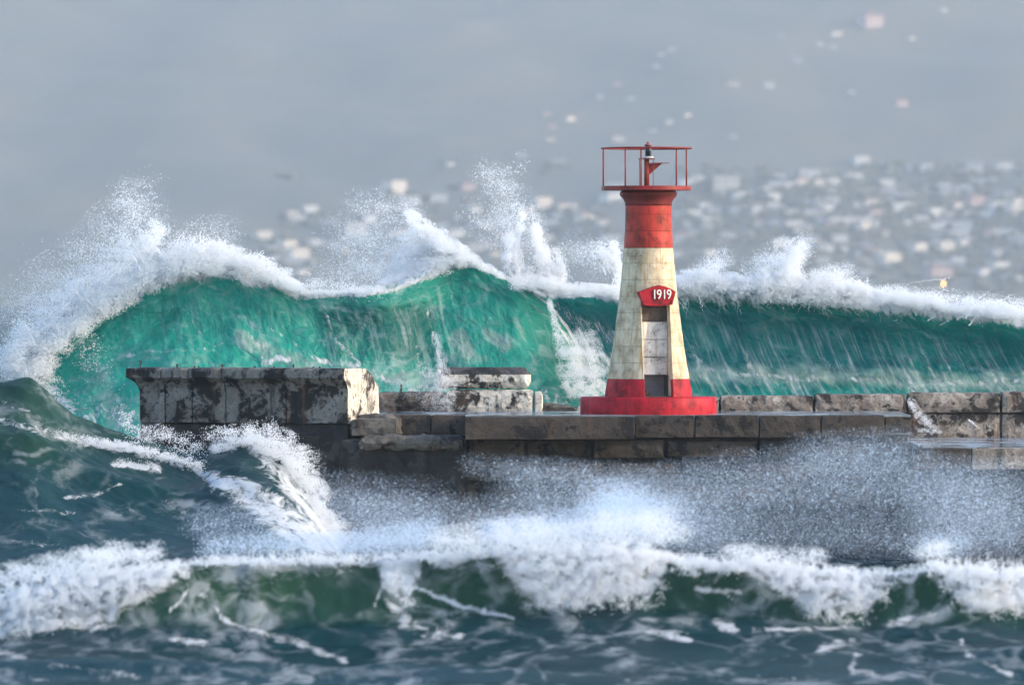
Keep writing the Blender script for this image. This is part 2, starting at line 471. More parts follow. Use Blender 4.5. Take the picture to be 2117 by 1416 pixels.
for i, s in enumerate(HOUSES):
    hpx, hpy, hw = map(float, s.split(','))
    X, Y, Z = on_hill(hpx, hpy + 8)
    wm = hw / F * (Y + CAMD)
    if wm > 19: k = 3
    else: k = hr.choices([0, 1, 2, 4, 5, 6], [6, 4, 2, 1.2, .8, 1.6])[0]
    if hpy < 330: k = hr.choice([4, 4, 5, 2])  # haze fading put into colour: upper houses take duller kinds
    p, pw, _ = protos[k]
    o = copy_tree(p) if used[k] else p
    used[k] = True
    sc = max(0.6, min(2.2, wm / pw * .92))
    o.location = (X, Y, Z - 0.3); o.rotation_euler = (0, 0, math.radians(hr.uniform(-5, 40))); o.scale = (sc, sc, sc * hr.uniform(.6, .95))

# trees and bushes crowding round the houses, one far mass
bush_v = []; bush_f = []
bmi = bmesh.new(); bmesh.ops.create_icosphere(bmi, subdivisions=1, radius=1.0)
bmi.verts.ensure_lookup_table()
iv = np.array([v.co[:] for v in bmi.verts]); jf = np.array([[v.index for v in f.verts] for f in bmi.faces]); bmi.free()
br_ = np.random.default_rng(12)
spots = []
for s in HOUSES:
    hpx, hpy, hw = map(float, s.split(','))
    for k in range(4 if hpy > 330 else 0):
        spots.append((hpx + br_.normal(0, hw * .8), hpy + 14 + br_.normal(0, 7)))
for k in range(700):
    x = br_.uniform(1400, 2117); y = br_.uniform(345, 610)
    spots.append((x, y))
for x, y in spots:
    bx_, by_, bz_ = on_hill(x, min(y, 604))
    r_ = br_.uniform(1.4, 3.6)
    vv = iv * np.array([r_ * br_.uniform(.9, 1.9), r_, r_ * br_.uniform(.7, 1.1)]) * (1 + .28 * br_.normal(size=(len(iv), 1)))
    bush_f.append(jf + len(bush_v) * len(iv)); bush_v.append(vv + np.array([bx_, by_ - 1.0, bz_ + .4 * r_]))
M = MT('hillside_foliage')
c = M.mix(M.ramp(M.noise(M.coord(), .15, 3), .4, .6), (0.060, 0.070, 0.048), (0.105, 0.112, 0.078))
bo = mesh_obj('hillside_trees', np.concatenate(bush_v), np.concatenate(bush_f).tolist(), M.done(M.bsdf(c, .9, None, .1)))
tag(bo, 'dark trees and bushes between the houses on the hazy hillside', kind='stuff')

# lit lamp on the shore road
lx, ly, lz = on_hill(1952, 600)
lamp = empty('street_lamp', (lx, ly, lz))
tag(lamp, 'street lamp glowing orange on the far shore below the houses', 'lamp')
metal = m_plain('lamp_metal', (0.12, 0.12, 0.12), 0.5)
bm_obj('post', tube_bm([(0, 0, -1), (0, 0, 4.3)], [.16, .1], 8), metal, lamp)
bm_obj('arm', tube_bm([(0, 0, 4.2), (-.3, -.5, 4.5), (-.5, -1.0, 4.5)], .08, 6), metal, lamp)
ME = MT('lamp_glow'); em = ME.n('Emission', Color=(1.0, 0.42, 0.12, 1), Strength=14.0)
bm = bmesh.new(); bmesh.ops.create_icosphere(bm, subdivisions=2, radius=0.6); bmesh.ops.translate(bm, verts=bm.verts, vec=(-.5, -1.1, 4.1))
bm_obj('lamp_globe', bm, ME.done(em.outputs[0]), lamp, True)

# ------------------------------------------------------------------ the sea (one sheet from in front of the breaker to the far shore)
def axis(core, step, lim, g=1.12):
    a = list(core); s = step
    while a[-1] < lim: s *= g; a.append(a[-1] + s)
    return a
xs = np.arange(-14.5, 14.51, 0.055)
xr = np.array(axis([14.5], 0.055, 3000, 1.16))[1:]
SX = np.concatenate([-xr[::-1], xs, xr])
ys = np.concatenate([np.arange(-75, -66, 0.16), np.arange(-66, -57, 0.045), np.arange(-57, -22, 0.35), np.arange(-22, -1.0, 0.07), np.arange(-1.0, 16, 0.2)])
yr = np.array(axis([16.0], 0.2, 5600, 1.09))
yf = np.array(axis([75.0], 0.16, 190, 1.2))[1:]
SY = np.concatenate([-yf[::-1], ys, yr])
GX, GY = np.meshgrid(SX, SY, indexing='ij')
GPX = ppx(GX, np.maximum(GY, -150))
wind = 0.14 * fbm(GX * .30, GY * .14, 4, 3, .42) + 0.025 * fbm(GX * 1.6, GY * .8, 3, 21) + 0.5 * fbm(GX * .06 + 4, GY * .035, 2, 33)
damp = 1 - sstep(60, 500, np.hypot(GX, GY))
Z = wind * damp
# swell shouldering past the pier head, then the splash against its foot
hump_px = [-400, 0, 50, 90, 130, 180, 230, 300, 380, 415, 450, 500, 560, 600, 640, 680, 730, 800, 900]
hump_py = [800, 792, 786, 806, 842, 872, 893, 914, 938, 935, 918, 908, 922, 962, 1018, 1085, 1150, 1190, 1200]
YH = -3.2
hz = np.clip(wz(cubic(hump_px, hump_py, GPX), YH), 0, None)
dy = GY - YH
g = np.where(dy < 0, np.clip(1 - (-dy) / 15.0, 0, 1) ** 1.35, sstep(9.5, 0, dy))
lump = (0.24 * fbm(GX * .8 + .5 * GY, GY * .45, 5, 41, .55) + 0.05 * ridged(GX * 2.2 + .6 * GY, GY * 1.1, 3, 43)) * sstep(0, 1.5, hz) * (dy < 4)
roll = 0.35 * np.exp(-((dy + 4.2 + 0.15 * (GX + 10)) / 0.8) ** 2) * sstep(0.6, 2.0, hz)
Z = Z * (1 - .6 * g * (hz > .3)) + (hz * g + (lump + roll) * g)
# breaker in the foreground
crest_px = [-500, 0, 100, 200, 300, 420, 600, 760, 900, 1000, 1100, 1250, 1400, 1500, 1560, 1650, 1800, 1900, 1950, 2117, 2600]
crest_py = [1260, 1245, 1212, 1190, 1178, 1166, 1164, 1160, 1150, 1146, 1142, 1138, 1156, 1172, 1166, 1180, 1188, 1184, 1176, 1186, 1190]
YF = -60.0 + 0.5 * np.sin(GX * .45 + 1) + 0.25 * fbm(GX * .7, GX * 0 + 2.2, 3, 51)
fpx_ = ppx(GX, np.full_like(GX, -60.0))
fz = wz(cubic(crest_px, crest_py, fpx_), -60.0)
e = GY - YF
face = np.where(e < 0,
                0.42 * np.clip(1 + e / 1.0, 0, 1) ** 1.4 + 0.20 * np.clip(1 + e / 2.6, 0, 1) + 0.38 * sstep(-9.0, 0.0, e),
                sstep(9.0, 0.0, e))
foamlump = 0.10 * fbm(GX * 1.7, GY * 1.3, 4, 61)
second = 0.55 * np.exp(-((GY + 65.6 - .10 * (GX - 11)) / 0.9) ** 2) * sstep(6.5, 10.5, GX) + 0.22 * np.exp(-((GY + 66.3 + .12 * (GX + 4)) / 1.0) ** 2) * sstep(4, -3, GX)
Z = Z * (1 - .55 * face) + fz * face + second + foamlump * np.exp(-((e + .6) / 1.4) ** 2)
Z = np.where(GY < -75, Z * np.clip(1 - (-75 - GY) / 60, 0, 1), Z)
# foam layout on the breaker: how far the white tumbles down the face, by position along it
VPX = GPX; VPY = ppy(Z, np.maximum(GY, -150))
fall_px = [-300, 0, 150, 250, 320, 380, 410, 700, 780, 800, 850, 880, 1000, 1050, 1090, 1200, 1340, 1380, 1500, 1580, 1660, 1800, 1840, 1900, 1950, 1990, 2117, 2500]
fall_py = [1330, 1322, 1300, 1280, 1240, 1185, 1160, 1158, 1178, 1232, 1240, 1170, 1165, 1195, 1255, 1262, 1240, 1180, 1175, 1200, 1265, 1270, 1195, 1178, 1195, 1260, 1275, 1275]
wob = 34 * fbm(GX * 1.3, GY * .9, 4, 71)
fall = np.interp(VPX + 10 * fbm(GX * 2, GY, 2, 5), fall_px, fall_py)
front = (GY < -57.5) & (GY > -75)
foam = np.where(front, sstep(30, -25, VPY + wob - fall), 0.0) * sstep(1.6, 0.3, e)
foam = np.maximum(foam, np.where(front, 0.55 * np.exp(-((e + .05) / .3) ** 2), 0))
lace = np.where(GY < -55, 0.58, 0.48)
curls = [(400, 1215, 470, 1285, 6, 9, .9), (470, 1285, 620, 1330, 9, 12, .85), (620, 1330, 720, 1365, 12, 12, .7), (395, 1215, 350, 1260, 7, 6, .9), (520, 1205, 600, 1195, 8, 5, .6),
         (800, 1235, 840, 1290, 12, 26, .8), (840, 1290, 900, 1305, 22, 14, .7), (860, 1215, 960, 1255, 7, 10, .95), (960, 1255, 1060, 1275, 10, 8, .9), (790, 1200, 775, 1250, 6, 6, .9), (1440, 1215, 1530, 1225, 8, 8, .8), (1490, 1220, 1530, 1255, 6, 5, .8),
         (1840, 1290, 1950, 1265, 12, 14, .9), (1700, 1340, 1770, 1320, 18, 12, .8), (1770, 1350, 1760, 1380, 14, 10, .8), (1760, 1390, 1850, 1400, 10, 8, .8), (1990, 1320, 2000, 1350, 6, 6, .9),
         (2000, 1350, 2090, 1395, 7, 9, .9), (1890, 1350, 1950, 1370, 7, 5, .6), (1340, 1300, 1420, 1320, 12, 14, .8), (1480, 1290, 1520, 1300, 16, 12, .9), (1560, 1300, 1780, 1300, 10, 10, .7),
         (0, 1345, 50, 1360, 16, 12, .8), (100, 1370, 300, 1400, 10, 12, .6), (360, 1320, 420, 1330, 14, 10, .8), (880, 1310, 960, 1315, 12, 10, .8), (0, 1405, 400, 1395, 8, 8, .45), (1300, 1400, 1700, 1405, 10, 10, .45)]
foam = np.maximum(foam, np.where(front, brush(VPX + 9 * fbm(GX * 2, GY * 2, 3, 81), VPY + 9 * fbm(GX * 2, GY * 2, 3, 82), curls), 0))
# foam on the swell beside the pier
near = (GY > -24) & (GY < 3)
sw = [(0, 868, 120, 900, 10, 14, .75), (120, 900, 260, 925, 12, 16, .8), (260, 925, 400, 965, 16, 14, .75), (240, 955, 330, 970, 18, 14, .85), (400, 965, 470, 1010, 16, 26, .85),
      (440, 990, 560, 1050, 26, 55, 1.0), (560, 1050, 660, 1120, 60, 60, 1.0), (520, 925, 620, 1010, 26, 40, .9), (440, 925, 540, 912, 14, 18, .7), (600, 1000, 690, 1120, 40, 40, 1.0),
      (250, 1000, 200, 1020, 7, 6, .7), (200, 1020, 130, 1030, 6, 5, .6), (30, 1050, 170, 1062, 6, 5, .45), (0, 1120, 120, 1125, 7, 5, .5), (340, 1030, 420, 1090, 12, 14, .5), (0, 830, 60, 850, 5, 6, .5)]
wb = 12 * fbm(GX * 1.6, GY * .9, 3, 91); wb2 = 12 * fbm(GX * 1.6, GY * .9, 3, 92)
foam = np.maximum(foam, np.where(near, brush(VPX + wb, VPY + wb2, sw), 0))
# white horses out in the bay
far = GY > 20
foam = np.maximum(foam, np.where(far, 0.75 * sstep(.22, .5, fbm(GX * .02, GY * .011, 3, 95)), 0))
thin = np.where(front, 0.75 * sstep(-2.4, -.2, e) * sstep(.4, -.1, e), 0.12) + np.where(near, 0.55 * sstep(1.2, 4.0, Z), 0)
WUV = np.stack([GX, GY * np.where(GY > 16, .25, .5), Z * 1.1], -1)
sea_m = m_water('sea_water', (0.004, 0.036, 0.042), (0.022, 0.062, 0.036), (1, 1), 0.16, 0.28, 0.9, lace=0.5, lace_sc=0.32, rough=0.14, refl=.24)
sea = grid_obj('sea', np.stack([GX, GY, Z], -1), sea_m, dict(foam=foam, thin=thin, lace=lace, wuv=WUV, milk=np.zeros_like(GX), strk=np.zeros_like(GX)))
tag(sea, 'dark teal sea with a breaker rolling in front of the pier', kind='structure')

# ------------------------------------------------------------------ breaking waves behind the pier
PROF1 = np.array([(5.0, -1.0), (3.6, -.25), (2.7, .02), (1.75, .13), (.85, .28), (.40, .47), (.42, .66), (.62, .82), (.85, .90), (.92, .955), (.70, 1.0), (.3, 1.01), (-1.2, .90), (-3.2, .55), (-7, -.2), (-12, -1.0)])
PROF0 = np.array([(5.4, -1.0), (4.0, -.25), (3.1, .02), (2.35, .15), (1.65, .32), (1.10, .50), (.70, .67), (.40, .81), (.25, .89), (.15, .95), (.02, 1.0), (-.3, 1.01), (-1.2, .90), (-3.0, .55), (-6, -.2), (-10, -1.0)])
KN = np.array([0, .06, .12, .22, .34, .46, .57, .67, .735, .785, .83, .86, .90, .93, .965, 1.0])

def make_wave(name, label, px0, px1, cx, cy_, Yc, zb, curl, mat, nu, nv, lean, foam_strokes, milk_strokes, crest_band, amp=1.0, seed=0, thinf=None, strkf=None, backfoam=lambda U: .75 + 0 * U, recede=lambda U: 0 * U):
    u = np.linspace(px0, px1, nu); v = np.linspace(0, 1, nv)
    v = v * 0.915
    U, V = np.meshgrid(u, v, indexing='ij')
    cu = np.clip(curl(U), 0, 1)
    f = cubic(KN, PROF1[:, 0], V) * cu + cubic(KN, PROF0[:, 0], V) * (1 - cu)
    h = cubic(KN, PROF1[:, 1], V) * cu + cubic(KN, PROF0[:, 1], V) * (1 - cu)
    Yc = Yc + recede(U)
    X = wx(U, Yc)
    crest = cubic(cx, cy_, U)
    zc = wz(crest, Yc) + 0.10 * fbm(X * .9, X * 0 + seed, 3, seed + 3)
    height = np.clip(zc - zb, .15, None)
    zbb = np.minimum(zb, zc - .15)
    T = V * 9.0
    warp = 0.5 * fbm(X * .35, T * .35, 3, seed + 7)
    Yw = Yc - f * np.clip(.45 + .22 * height, .5, 1.25) + warp * sstep(.05, .2, V)
    Zw = zbb + np.where(h > 0, h * height, h * zbb)
    P = np.stack([X, Yw, Zw], -1)
    du = np.gradient(P, axis=0); dv = np.gradient(P, axis=1)
    N = np.cross(du, dv); N /= np.linalg.norm(N, axis=-1, keepdims=True) + 1e-9
    N *= np.where(N[..., 1:2] > 0, -1, 1) * np.where(V[..., None] > .86, -1, 1)
    s = X - lean * (1 - V) * 4.0
    dsp = 0.16 * fbm(s * .7, T * .5, 4, seed + 11) + 0.06 * ridged(s * 3.2, T * .5, 3, seed + 13) * np.maximum(cu, .6) + 0.055 * fbm(s * 2.2, T * 1.9, 4, seed + 17, .6) + 0.03 * ridged(s * 4.5 + .8 * T, T * 3.0, 3, seed + 19)
    P = P + N * (dsp * amp)[..., None]
    px = ppx(P[..., 0], P[..., 1]); py = ppy(P[..., 2], P[..., 1])
    w1 = 14 * fbm(s * 1.1, T * .6, 3, seed + 23); w2 = 14 * fbm(s * 1.1, T * .6, 3, seed + 29)
    foam = brush(px + w1, py + w2, foam_strokes)
    band = crest_band(U) * (1 + .8 * fbm(s * .9, T * .15, 3, seed + 31))
    foam = np.maximum(foam, sstep(1.0, .25, (py - crest) / np.maximum(band, 1)) * (V < .9))
    foam = np.maximum(foam, (V > .84) * backfoam(U))
    milk = brush(px + w1, py + w2, milk_strokes)
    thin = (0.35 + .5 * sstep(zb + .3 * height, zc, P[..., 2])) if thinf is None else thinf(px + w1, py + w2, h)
    strk = np.ones_like(px) * .6 if strkf is None else strkf(px, py, h)
    o = grid_obj(name, P, mat, dict(foam=foam, thin=thin, milk=milk, lace=np.full(px.shape, .55), strk=strk, wuv=np.stack([s, T, np.zeros_like(T)], -1)))
    return tag(o, label, kind='structure')

GREEN_DEEP, GREEN_LIT = (0.004, 0.070, 0.075), (0.030, 0.330, 0.230)
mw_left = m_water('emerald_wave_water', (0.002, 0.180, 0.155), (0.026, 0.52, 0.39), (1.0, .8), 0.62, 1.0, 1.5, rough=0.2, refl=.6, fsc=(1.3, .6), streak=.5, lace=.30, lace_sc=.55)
mw_right = m_water('teal_wave_water', (0.001, 0.180, 0.190), (0.022, 0.50, 0.40), (1.0, .55), 0.65, 0.8, 1.5, rough=0.18, streak=.85, refl=.6, fsc=(1.6, .35), lace=.18, lace_sc=.6)

# right hand barrel
make_wave('breaking_wave', 'teal barrel wave curling along behind the low wall right of the lighthouse', 980, 2500,
          [980, 1060, 1130, 1200, 1290, 1400, 1500, 1600, 1700, 1850, 2000, 2117, 2500], [640, 600, 604, 606, 610, 600, 602, 606, 612, 630, 648, 664, 700],
          15.0, 3.35, lambda U: sstep(1150, 1420, U), mw_right, 900, 230, 0.55,
          [(1430, 765, 1560, 775, 10, 9, .62), (1560, 775, 1750, 785, 9, 9, .62), (1750, 785, 1900, 792, 10, 12, .62), (1900, 795, 2117, 785, 10, 10, .6), (1430, 725, 1450, 770, 16, 16, .6),
           (1540, 735, 1560, 775, 10, 14, .55), (1700, 735, 1740, 780, 10, 14, .5), (1880, 800, 1890, 820, 14, 14, .7), (1140, 635, 1260, 690, 20, 30, .62), (1190, 690, 1260, 760, 30, 44, .7), (1210, 760, 1265, 850, 44, 50, .75)],
          [(1430, 770, 1900, 785, 34, 34, .8), (1900, 795, 2117, 785, 34, 30, .8), (1430, 820, 2117, 820, 22, 22, .35)],
          lambda U: np.interp(U, [980, 1200, 1300, 1400, 1520, 1650, 1760, 1900, 2117, 2500], [20, 22, 30, 44, 40, 42, 36, 34, 28, 20]), 0.9, 100,
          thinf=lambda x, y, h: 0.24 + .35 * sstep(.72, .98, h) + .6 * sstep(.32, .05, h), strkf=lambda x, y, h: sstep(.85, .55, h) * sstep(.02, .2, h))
# the broad wall of water behind the pier head, peaking left of the lighthouse
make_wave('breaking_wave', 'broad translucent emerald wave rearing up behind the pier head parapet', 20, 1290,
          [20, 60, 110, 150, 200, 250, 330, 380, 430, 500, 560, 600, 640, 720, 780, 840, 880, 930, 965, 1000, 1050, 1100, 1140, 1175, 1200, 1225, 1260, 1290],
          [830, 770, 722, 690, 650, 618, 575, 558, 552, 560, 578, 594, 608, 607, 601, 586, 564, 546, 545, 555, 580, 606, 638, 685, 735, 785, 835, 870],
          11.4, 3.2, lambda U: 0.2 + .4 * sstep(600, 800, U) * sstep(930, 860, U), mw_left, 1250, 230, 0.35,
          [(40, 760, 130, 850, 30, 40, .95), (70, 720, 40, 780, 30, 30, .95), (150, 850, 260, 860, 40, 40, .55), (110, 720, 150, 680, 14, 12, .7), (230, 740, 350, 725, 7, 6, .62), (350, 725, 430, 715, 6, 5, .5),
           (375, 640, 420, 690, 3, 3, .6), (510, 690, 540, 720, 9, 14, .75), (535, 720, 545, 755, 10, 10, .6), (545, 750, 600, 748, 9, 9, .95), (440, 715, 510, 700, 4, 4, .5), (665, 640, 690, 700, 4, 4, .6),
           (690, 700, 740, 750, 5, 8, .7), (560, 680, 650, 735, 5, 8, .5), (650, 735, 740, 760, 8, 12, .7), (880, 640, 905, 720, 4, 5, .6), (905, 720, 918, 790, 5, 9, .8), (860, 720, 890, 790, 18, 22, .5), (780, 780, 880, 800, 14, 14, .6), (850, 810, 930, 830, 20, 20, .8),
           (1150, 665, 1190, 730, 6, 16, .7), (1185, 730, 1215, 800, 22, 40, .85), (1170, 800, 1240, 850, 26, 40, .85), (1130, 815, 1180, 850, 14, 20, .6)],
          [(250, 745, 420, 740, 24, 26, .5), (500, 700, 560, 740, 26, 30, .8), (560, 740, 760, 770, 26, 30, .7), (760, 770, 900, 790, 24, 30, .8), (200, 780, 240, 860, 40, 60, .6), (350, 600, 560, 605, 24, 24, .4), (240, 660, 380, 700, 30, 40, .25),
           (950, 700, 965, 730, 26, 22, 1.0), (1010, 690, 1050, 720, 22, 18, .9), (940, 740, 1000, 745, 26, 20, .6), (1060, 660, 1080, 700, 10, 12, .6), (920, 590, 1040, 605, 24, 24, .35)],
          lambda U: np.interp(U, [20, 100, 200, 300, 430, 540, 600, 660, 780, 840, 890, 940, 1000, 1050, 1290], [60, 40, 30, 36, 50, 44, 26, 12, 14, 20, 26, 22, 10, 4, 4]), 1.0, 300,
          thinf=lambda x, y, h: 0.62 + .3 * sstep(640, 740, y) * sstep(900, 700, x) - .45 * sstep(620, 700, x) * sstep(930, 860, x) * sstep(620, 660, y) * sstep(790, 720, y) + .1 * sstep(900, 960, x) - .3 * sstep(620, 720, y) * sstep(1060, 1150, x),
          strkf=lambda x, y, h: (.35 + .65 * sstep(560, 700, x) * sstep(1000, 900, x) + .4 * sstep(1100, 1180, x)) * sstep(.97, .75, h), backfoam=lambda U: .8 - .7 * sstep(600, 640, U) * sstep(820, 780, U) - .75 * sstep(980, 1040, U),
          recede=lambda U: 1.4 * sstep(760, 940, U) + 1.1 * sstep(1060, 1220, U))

# ------------------------------------------------------------------ pier
mc_front = m_concrete('pier_concrete_dark', (0.085, 0.075, 0.062), (0.14, 0.125, 0.105), (0.012, 0.012, 0.012), 0.45, 0.25, .3, .25)
mc_rough = m_concrete('pier_rubble', (0.032, 0.029, 0.027), (0.07, 0.062, 0.054), (0.006, 0.007, 0.008), 0.85, 0.1, .25, .35)
mc_cope = m_concrete('coping_concrete', (0.040, 0.028, 0.020), (0.075, 0.058, 0.044), (0.005, 0.0045, 0.0045), 0.42, 0.2, .35, .2)
mc_para = m_concrete('parapet_concrete', (0.15, 0.135, 0.115), (0.27, 0.255, 0.235), (0.005, 0.005, 0.005), 0.62, 0.35, .35, .1)
mc_lime_sunlit = m_concrete('limewash_and_sunlit_concrete', (0.46, 0.40, 0.33), (0.70, 0.65, 0.56), (0.030, 0.024, 0.022), 0.52, 0.15, .6, .0)
mc_wall = m_concrete('back_wall_concrete', (0.19, 0.15, 0.122), (0.50, 0.44, 0.37), (0.022, 0.018, 0.016), 0.58, 0.35, .35, .1)
M = MT('wet_deck')
co = M.coord((1, .35, 1))
n1 = M.noise(co, 1.2, 5); n2 = M.noise(co, 5, 4)
nb = M.bump(M.math('ADD', n1, M.math('MULTIPLY', n2, .4)), .12, .03)
m_deck = M.done(M.bsdf(M.mix(M.ramp(n1, .4, .6), (0.16, 0.18, 0.20), (0.28, 0.29, 0.30)), M.ramp(n1, .35, .65, .08, .3), nb, 0.8))

def rough_bm(x0, x1, y0, y1, z0, z1, seed, amp=0.02, step=0.16, bev=0.03):
    """worn block: box cut into a fine net, edges rounded and faces pitted"""
    bm = bm_box(x0, x1, y0, y1, z0, z1)
    for ax, (a, b) in enumerate(((x0, x1), (y0, y1), (z0, z1))):
        n = min(18, max(1, int((b - a) / step)))
        for k in range(1, n):
            p = [0, 0, 0]; p[ax] = a + (b - a) * k / n; nn = [0, 0, 0]; nn[ax] = 1
            bmesh.ops.bisect_plane(bm, geom=list(bm.verts) + list(bm.edges) + list(bm.faces), plane_co=p, plane_no=nn)
    co = np.array([v.co for v in bm.verts])
    d = fbm(co[:, 0] * 2.3 + co[:, 1] * 1.7, co[:, 2] * 2.6 + co[:, 1] * .9, 3, seed)
    d2 = fbm(co[:, 0] * 5.1 + 9, co[:, 2] * 5.3 + co[:, 1] * 3, 2, seed + 5)
    ctr = np.array([(x0 + x1) / 2, (y0 + y1) / 2, (z0 + z1) / 2]); half = np.array([x1 - x0, y1 - y0, z1 - z0]) / 2
    rel = (co - ctr) / half
    edge = (np.sort(np.abs(rel), axis=1)[:, 1] > .93)          # on an edge or corner
    for v, r, a, b, e in zip(bm.verts, rel, d, d2, edge):
        n = Vector([(1 if q > .98 else -1 if q < -.98 else 0) for q in r])
        if n.length: n.normalize()
        v.co += n * (a * amp + b * amp * .7 - (bev * (1 + .9 * b) if e else 0))
    return bm

pier = empty('pier', (0, 0, 0))
tag(pier, 'dark weathered concrete pier with wet deck carrying the lighthouse', 'pier')
X = lambda p, Y=0.0: float(wx(p, Y))
bm_obj('deck', bm_box(X(962), X(1884), .35, 8.6, 3.0, 3.494), m_deck, pier)
bm_obj('deck', bm_box(X(775), X(961.8), 1.2, 8.6, 3.0, 3.490), m_deck, pier)
bm_obj('core', rough_bm(X(600), X(1880), .30, 8.4, -3.5, 2.99, 5, .05, .5), mc_rough, pier)
cope = [(822, 890, .9, 3.50, 2.95), (891, 962, .8, 3.49, 2.93), (962, 1311, -1.0, 3.475, 2.90), (1313, 1434, -.05, 3.49, 2.93), (1437, 1567, -.05, 3.50, 2.94), (1570, 1696, -.02, 3.49, 2.93), (1698, 1828, -.03, 3.50, 2.95), (1830, 1884, .02, 3.46, 3.06)]
for i, (a, b, y, zt, zb_) in enumerate(cope):
    bm_obj('coping_stone', rough_bm(X(a), X(b), y, .62 if y < .6 else 1.4, zb_, zt, 20 + i, .018, .12, .018), mc_cope, pier)
sr = random.Random(4)
for row, (zt, zb_) in enumerate(((2.90, 2.38), (2.36, 1.80), (1.78, 1.20), (1.18, .55))):
    p = 760 + sr.uniform(-40, 40) if row else 968
    while p < 1870:
        w = sr.uniform(95, 200); q = min(p + w, 1880)
        if q - p > 30:
            bm_obj('rubble_stone', rough_bm(X(p) + .02, X(q) - .02, .12 + sr.uniform(-.10, .08), .34, zb_ + sr.uniform(0, .05), zt - sr.uniform(0, .05), 100 + int(p) + row, .035, .2, .05), mc_cope if sr.random() < .35 else mc_rough, pier)
        p = q
bm_obj('ledge', rough_bm(X(700), X(966), -.12, .95, -3.0, 2.93, 77, .09, .22, .06), mc_rough, pier)
bm_obj('ledge', rough_bm(X(742), X(960), -.42, .6, 2.62, 2.98, 79, .08, .12, .08), mc_front, pier)
bm_obj('ledge', rough_bm(X(725), X(822), -.15, 1.2, 2.96, 3.42, 78, .05, .2, .06), mc_front, pier)

# parapet with wave-return lip on the pier head
TH = math.radians(23)
par = empty('parapet', (X(720), -.1, 0), -TH)
tag(par, 'black stained concrete parapet with overhanging lip at the pier head', 'parapet')
LP = (720 - 280) / 82.0 / math.cos(TH)
prof = [(0, 3.29), (0, 3.55), (0, 3.85), (0, 4.05), (.03, 4.17), (.09, 4.29), (.19, 4.38), (.27, 4.42), (.28, 4.62), (.25, 4.67), (-.3, 4.68), (-1.1, 4.68), (-1.75, 4.67), (-1.95, 4.55), (-1.95, 3.29)]
prof_end = [(0, 3.29), (0, 3.55), (0, 3.85), (0, 4.05), (.03, 4.17), (.09, 4.29), (.19, 4.38), (.25, 4.43), (.24, 4.62), (.20, 4.67), (-.3, 4.68), (-1.1, 4.67), (-1.45, 4.52), (-1.9, 4.2), (-1.98, 3.29)]
cuts = [280, 334, 391, 462, 589, 720]
for i in range(5):
    t0 = -LP + (cuts[i] - 280) / 440.0 * LP; t1 = -LP + (cuts[i + 1] - 280) / 440.0 * LP
    n = max(3, int((t1 - t0) / .14)); bm = bmesh.new(); rings = []
    pr = prof_end if i == 4 else prof
    for k in range(n + 1):
        t = t0 + .016 + (t1 - t0 - .032) * k / n
        ring = []
        for j, (o_, z) in enumerate(pr):
            tt = t
            if i == 0 and k == 0: tt = t - max(0, np.interp(z, [3.29, 4.05, 4.17, 4.29, 4.38, 4.42], [0, 0, .03, .09, .19, .27]))
            ns = .030 * noise2(np.array([t * 2.1 + i]), np.array([z * 3 + o_]), 9)[0] + .018 * noise2(np.array([t * 6]), np.array([z * 7]), 19)[0]
            dr = -.035 if k in (0, n) and i != 0 else 0
            if i == 4 and k == n: dr = -.02
            ring.append(bm.verts.new((tt, -(o_ + ns + dr) if j < 10 else -o_, z + ns * .6)))
        rings.append(ring)
    for A, B in zip(rings[:-1], rings[1:]):
        for j in range(len(A)):
            j2 = (j + 1) % len(A); bm.faces.new((A[j], A[j2], B[j2], B[j]))
    bm.faces.new(rings[0][::-1]); bm.faces.new(rings[-1])
    o = bm_obj('parapet_segment', bm, mc_para, par)
    if i == 4:
        o.data.materials.append(mc_lime_sunlit)
        for pl in o.data.polygons:
            if pl.normal.x > .5: pl.material_index = 1  # end face paler than the front: sunlight put into its colour
bm_obj('plinth', rough_bm(-LP + .06, -.05, .10, 1.9, -3.5, 3.285, 31, .05, .3, .04), mc_rough, par)
o = bm_obj('end_pilaster', rough_bm(-LP - .01, -LP + .66, .02, .4, 1.2, 3.32, 33, .02, .2, .03), mc_front, par)
bm_obj('footing', rough_bm(-.15, .85, .55, 2.1, 2.9, 3.5, 35, .08, .12, .09), mc_front, par)
rust = m_plain('rusty_iron', (0.045, 0.025, 0.018), 0.85)
for k, p in enumerate((347, 384, 393, 443, 512, 552, 593, 635, 648)):
    t = -LP + (p - 280) / 440 * LP
    bm_obj('railing_stub', tube_bm([(t, .35, 4.6), (t + .01, .35, 4.72 + .05 * (k % 3 == 0))], .022, 6), rust, par)
bm_obj('iron_hook', tube_bm([(-LP - .12, .3, 4.62), (-LP - .12, .3, 4.78), (-LP - .07, .3, 4.82), (-LP - .16, .3, 4.84)], .018, 6), rust, par)

# broken middle piece of the back parapet
Yb = 7.5
XB = lambda p: float(wx(p, Yb)); ZB = lambda p: float(wz(p, Yb))
mid = empty('parapet', (0, Yb, 0))
tag(mid, 'short whitewashed parapet stub with dark rounded top, left of the lighthouse', 'parapet')
bm = rough_bm(XB(900), XB(1097), 0, 1.3, ZB(803), ZB(760), 41, .03, .14, .09)
for v in bm.verts:
    if v.co.z > ZB(775): v.co.x -= .10 * (v.co.z - ZB(775)) / .2 * (v.co.x > XB(1060)); v.co.y += .12 * (v.co.z - ZB(775)) / .2 * (v.co.y < .3)
o = bm_obj('upper_block', bm, mc_lime_sunlit, mid)
o.data.materials.append(m_concrete('lichen_top', (0.05, 0.045, 0.045), (0.12, .11, .11), (0.015, .014, .014), .6))
for pl in o.data.polygons:
    if pl.center.z > ZB(764) or pl.normal.z > .6: pl.material_index = 1
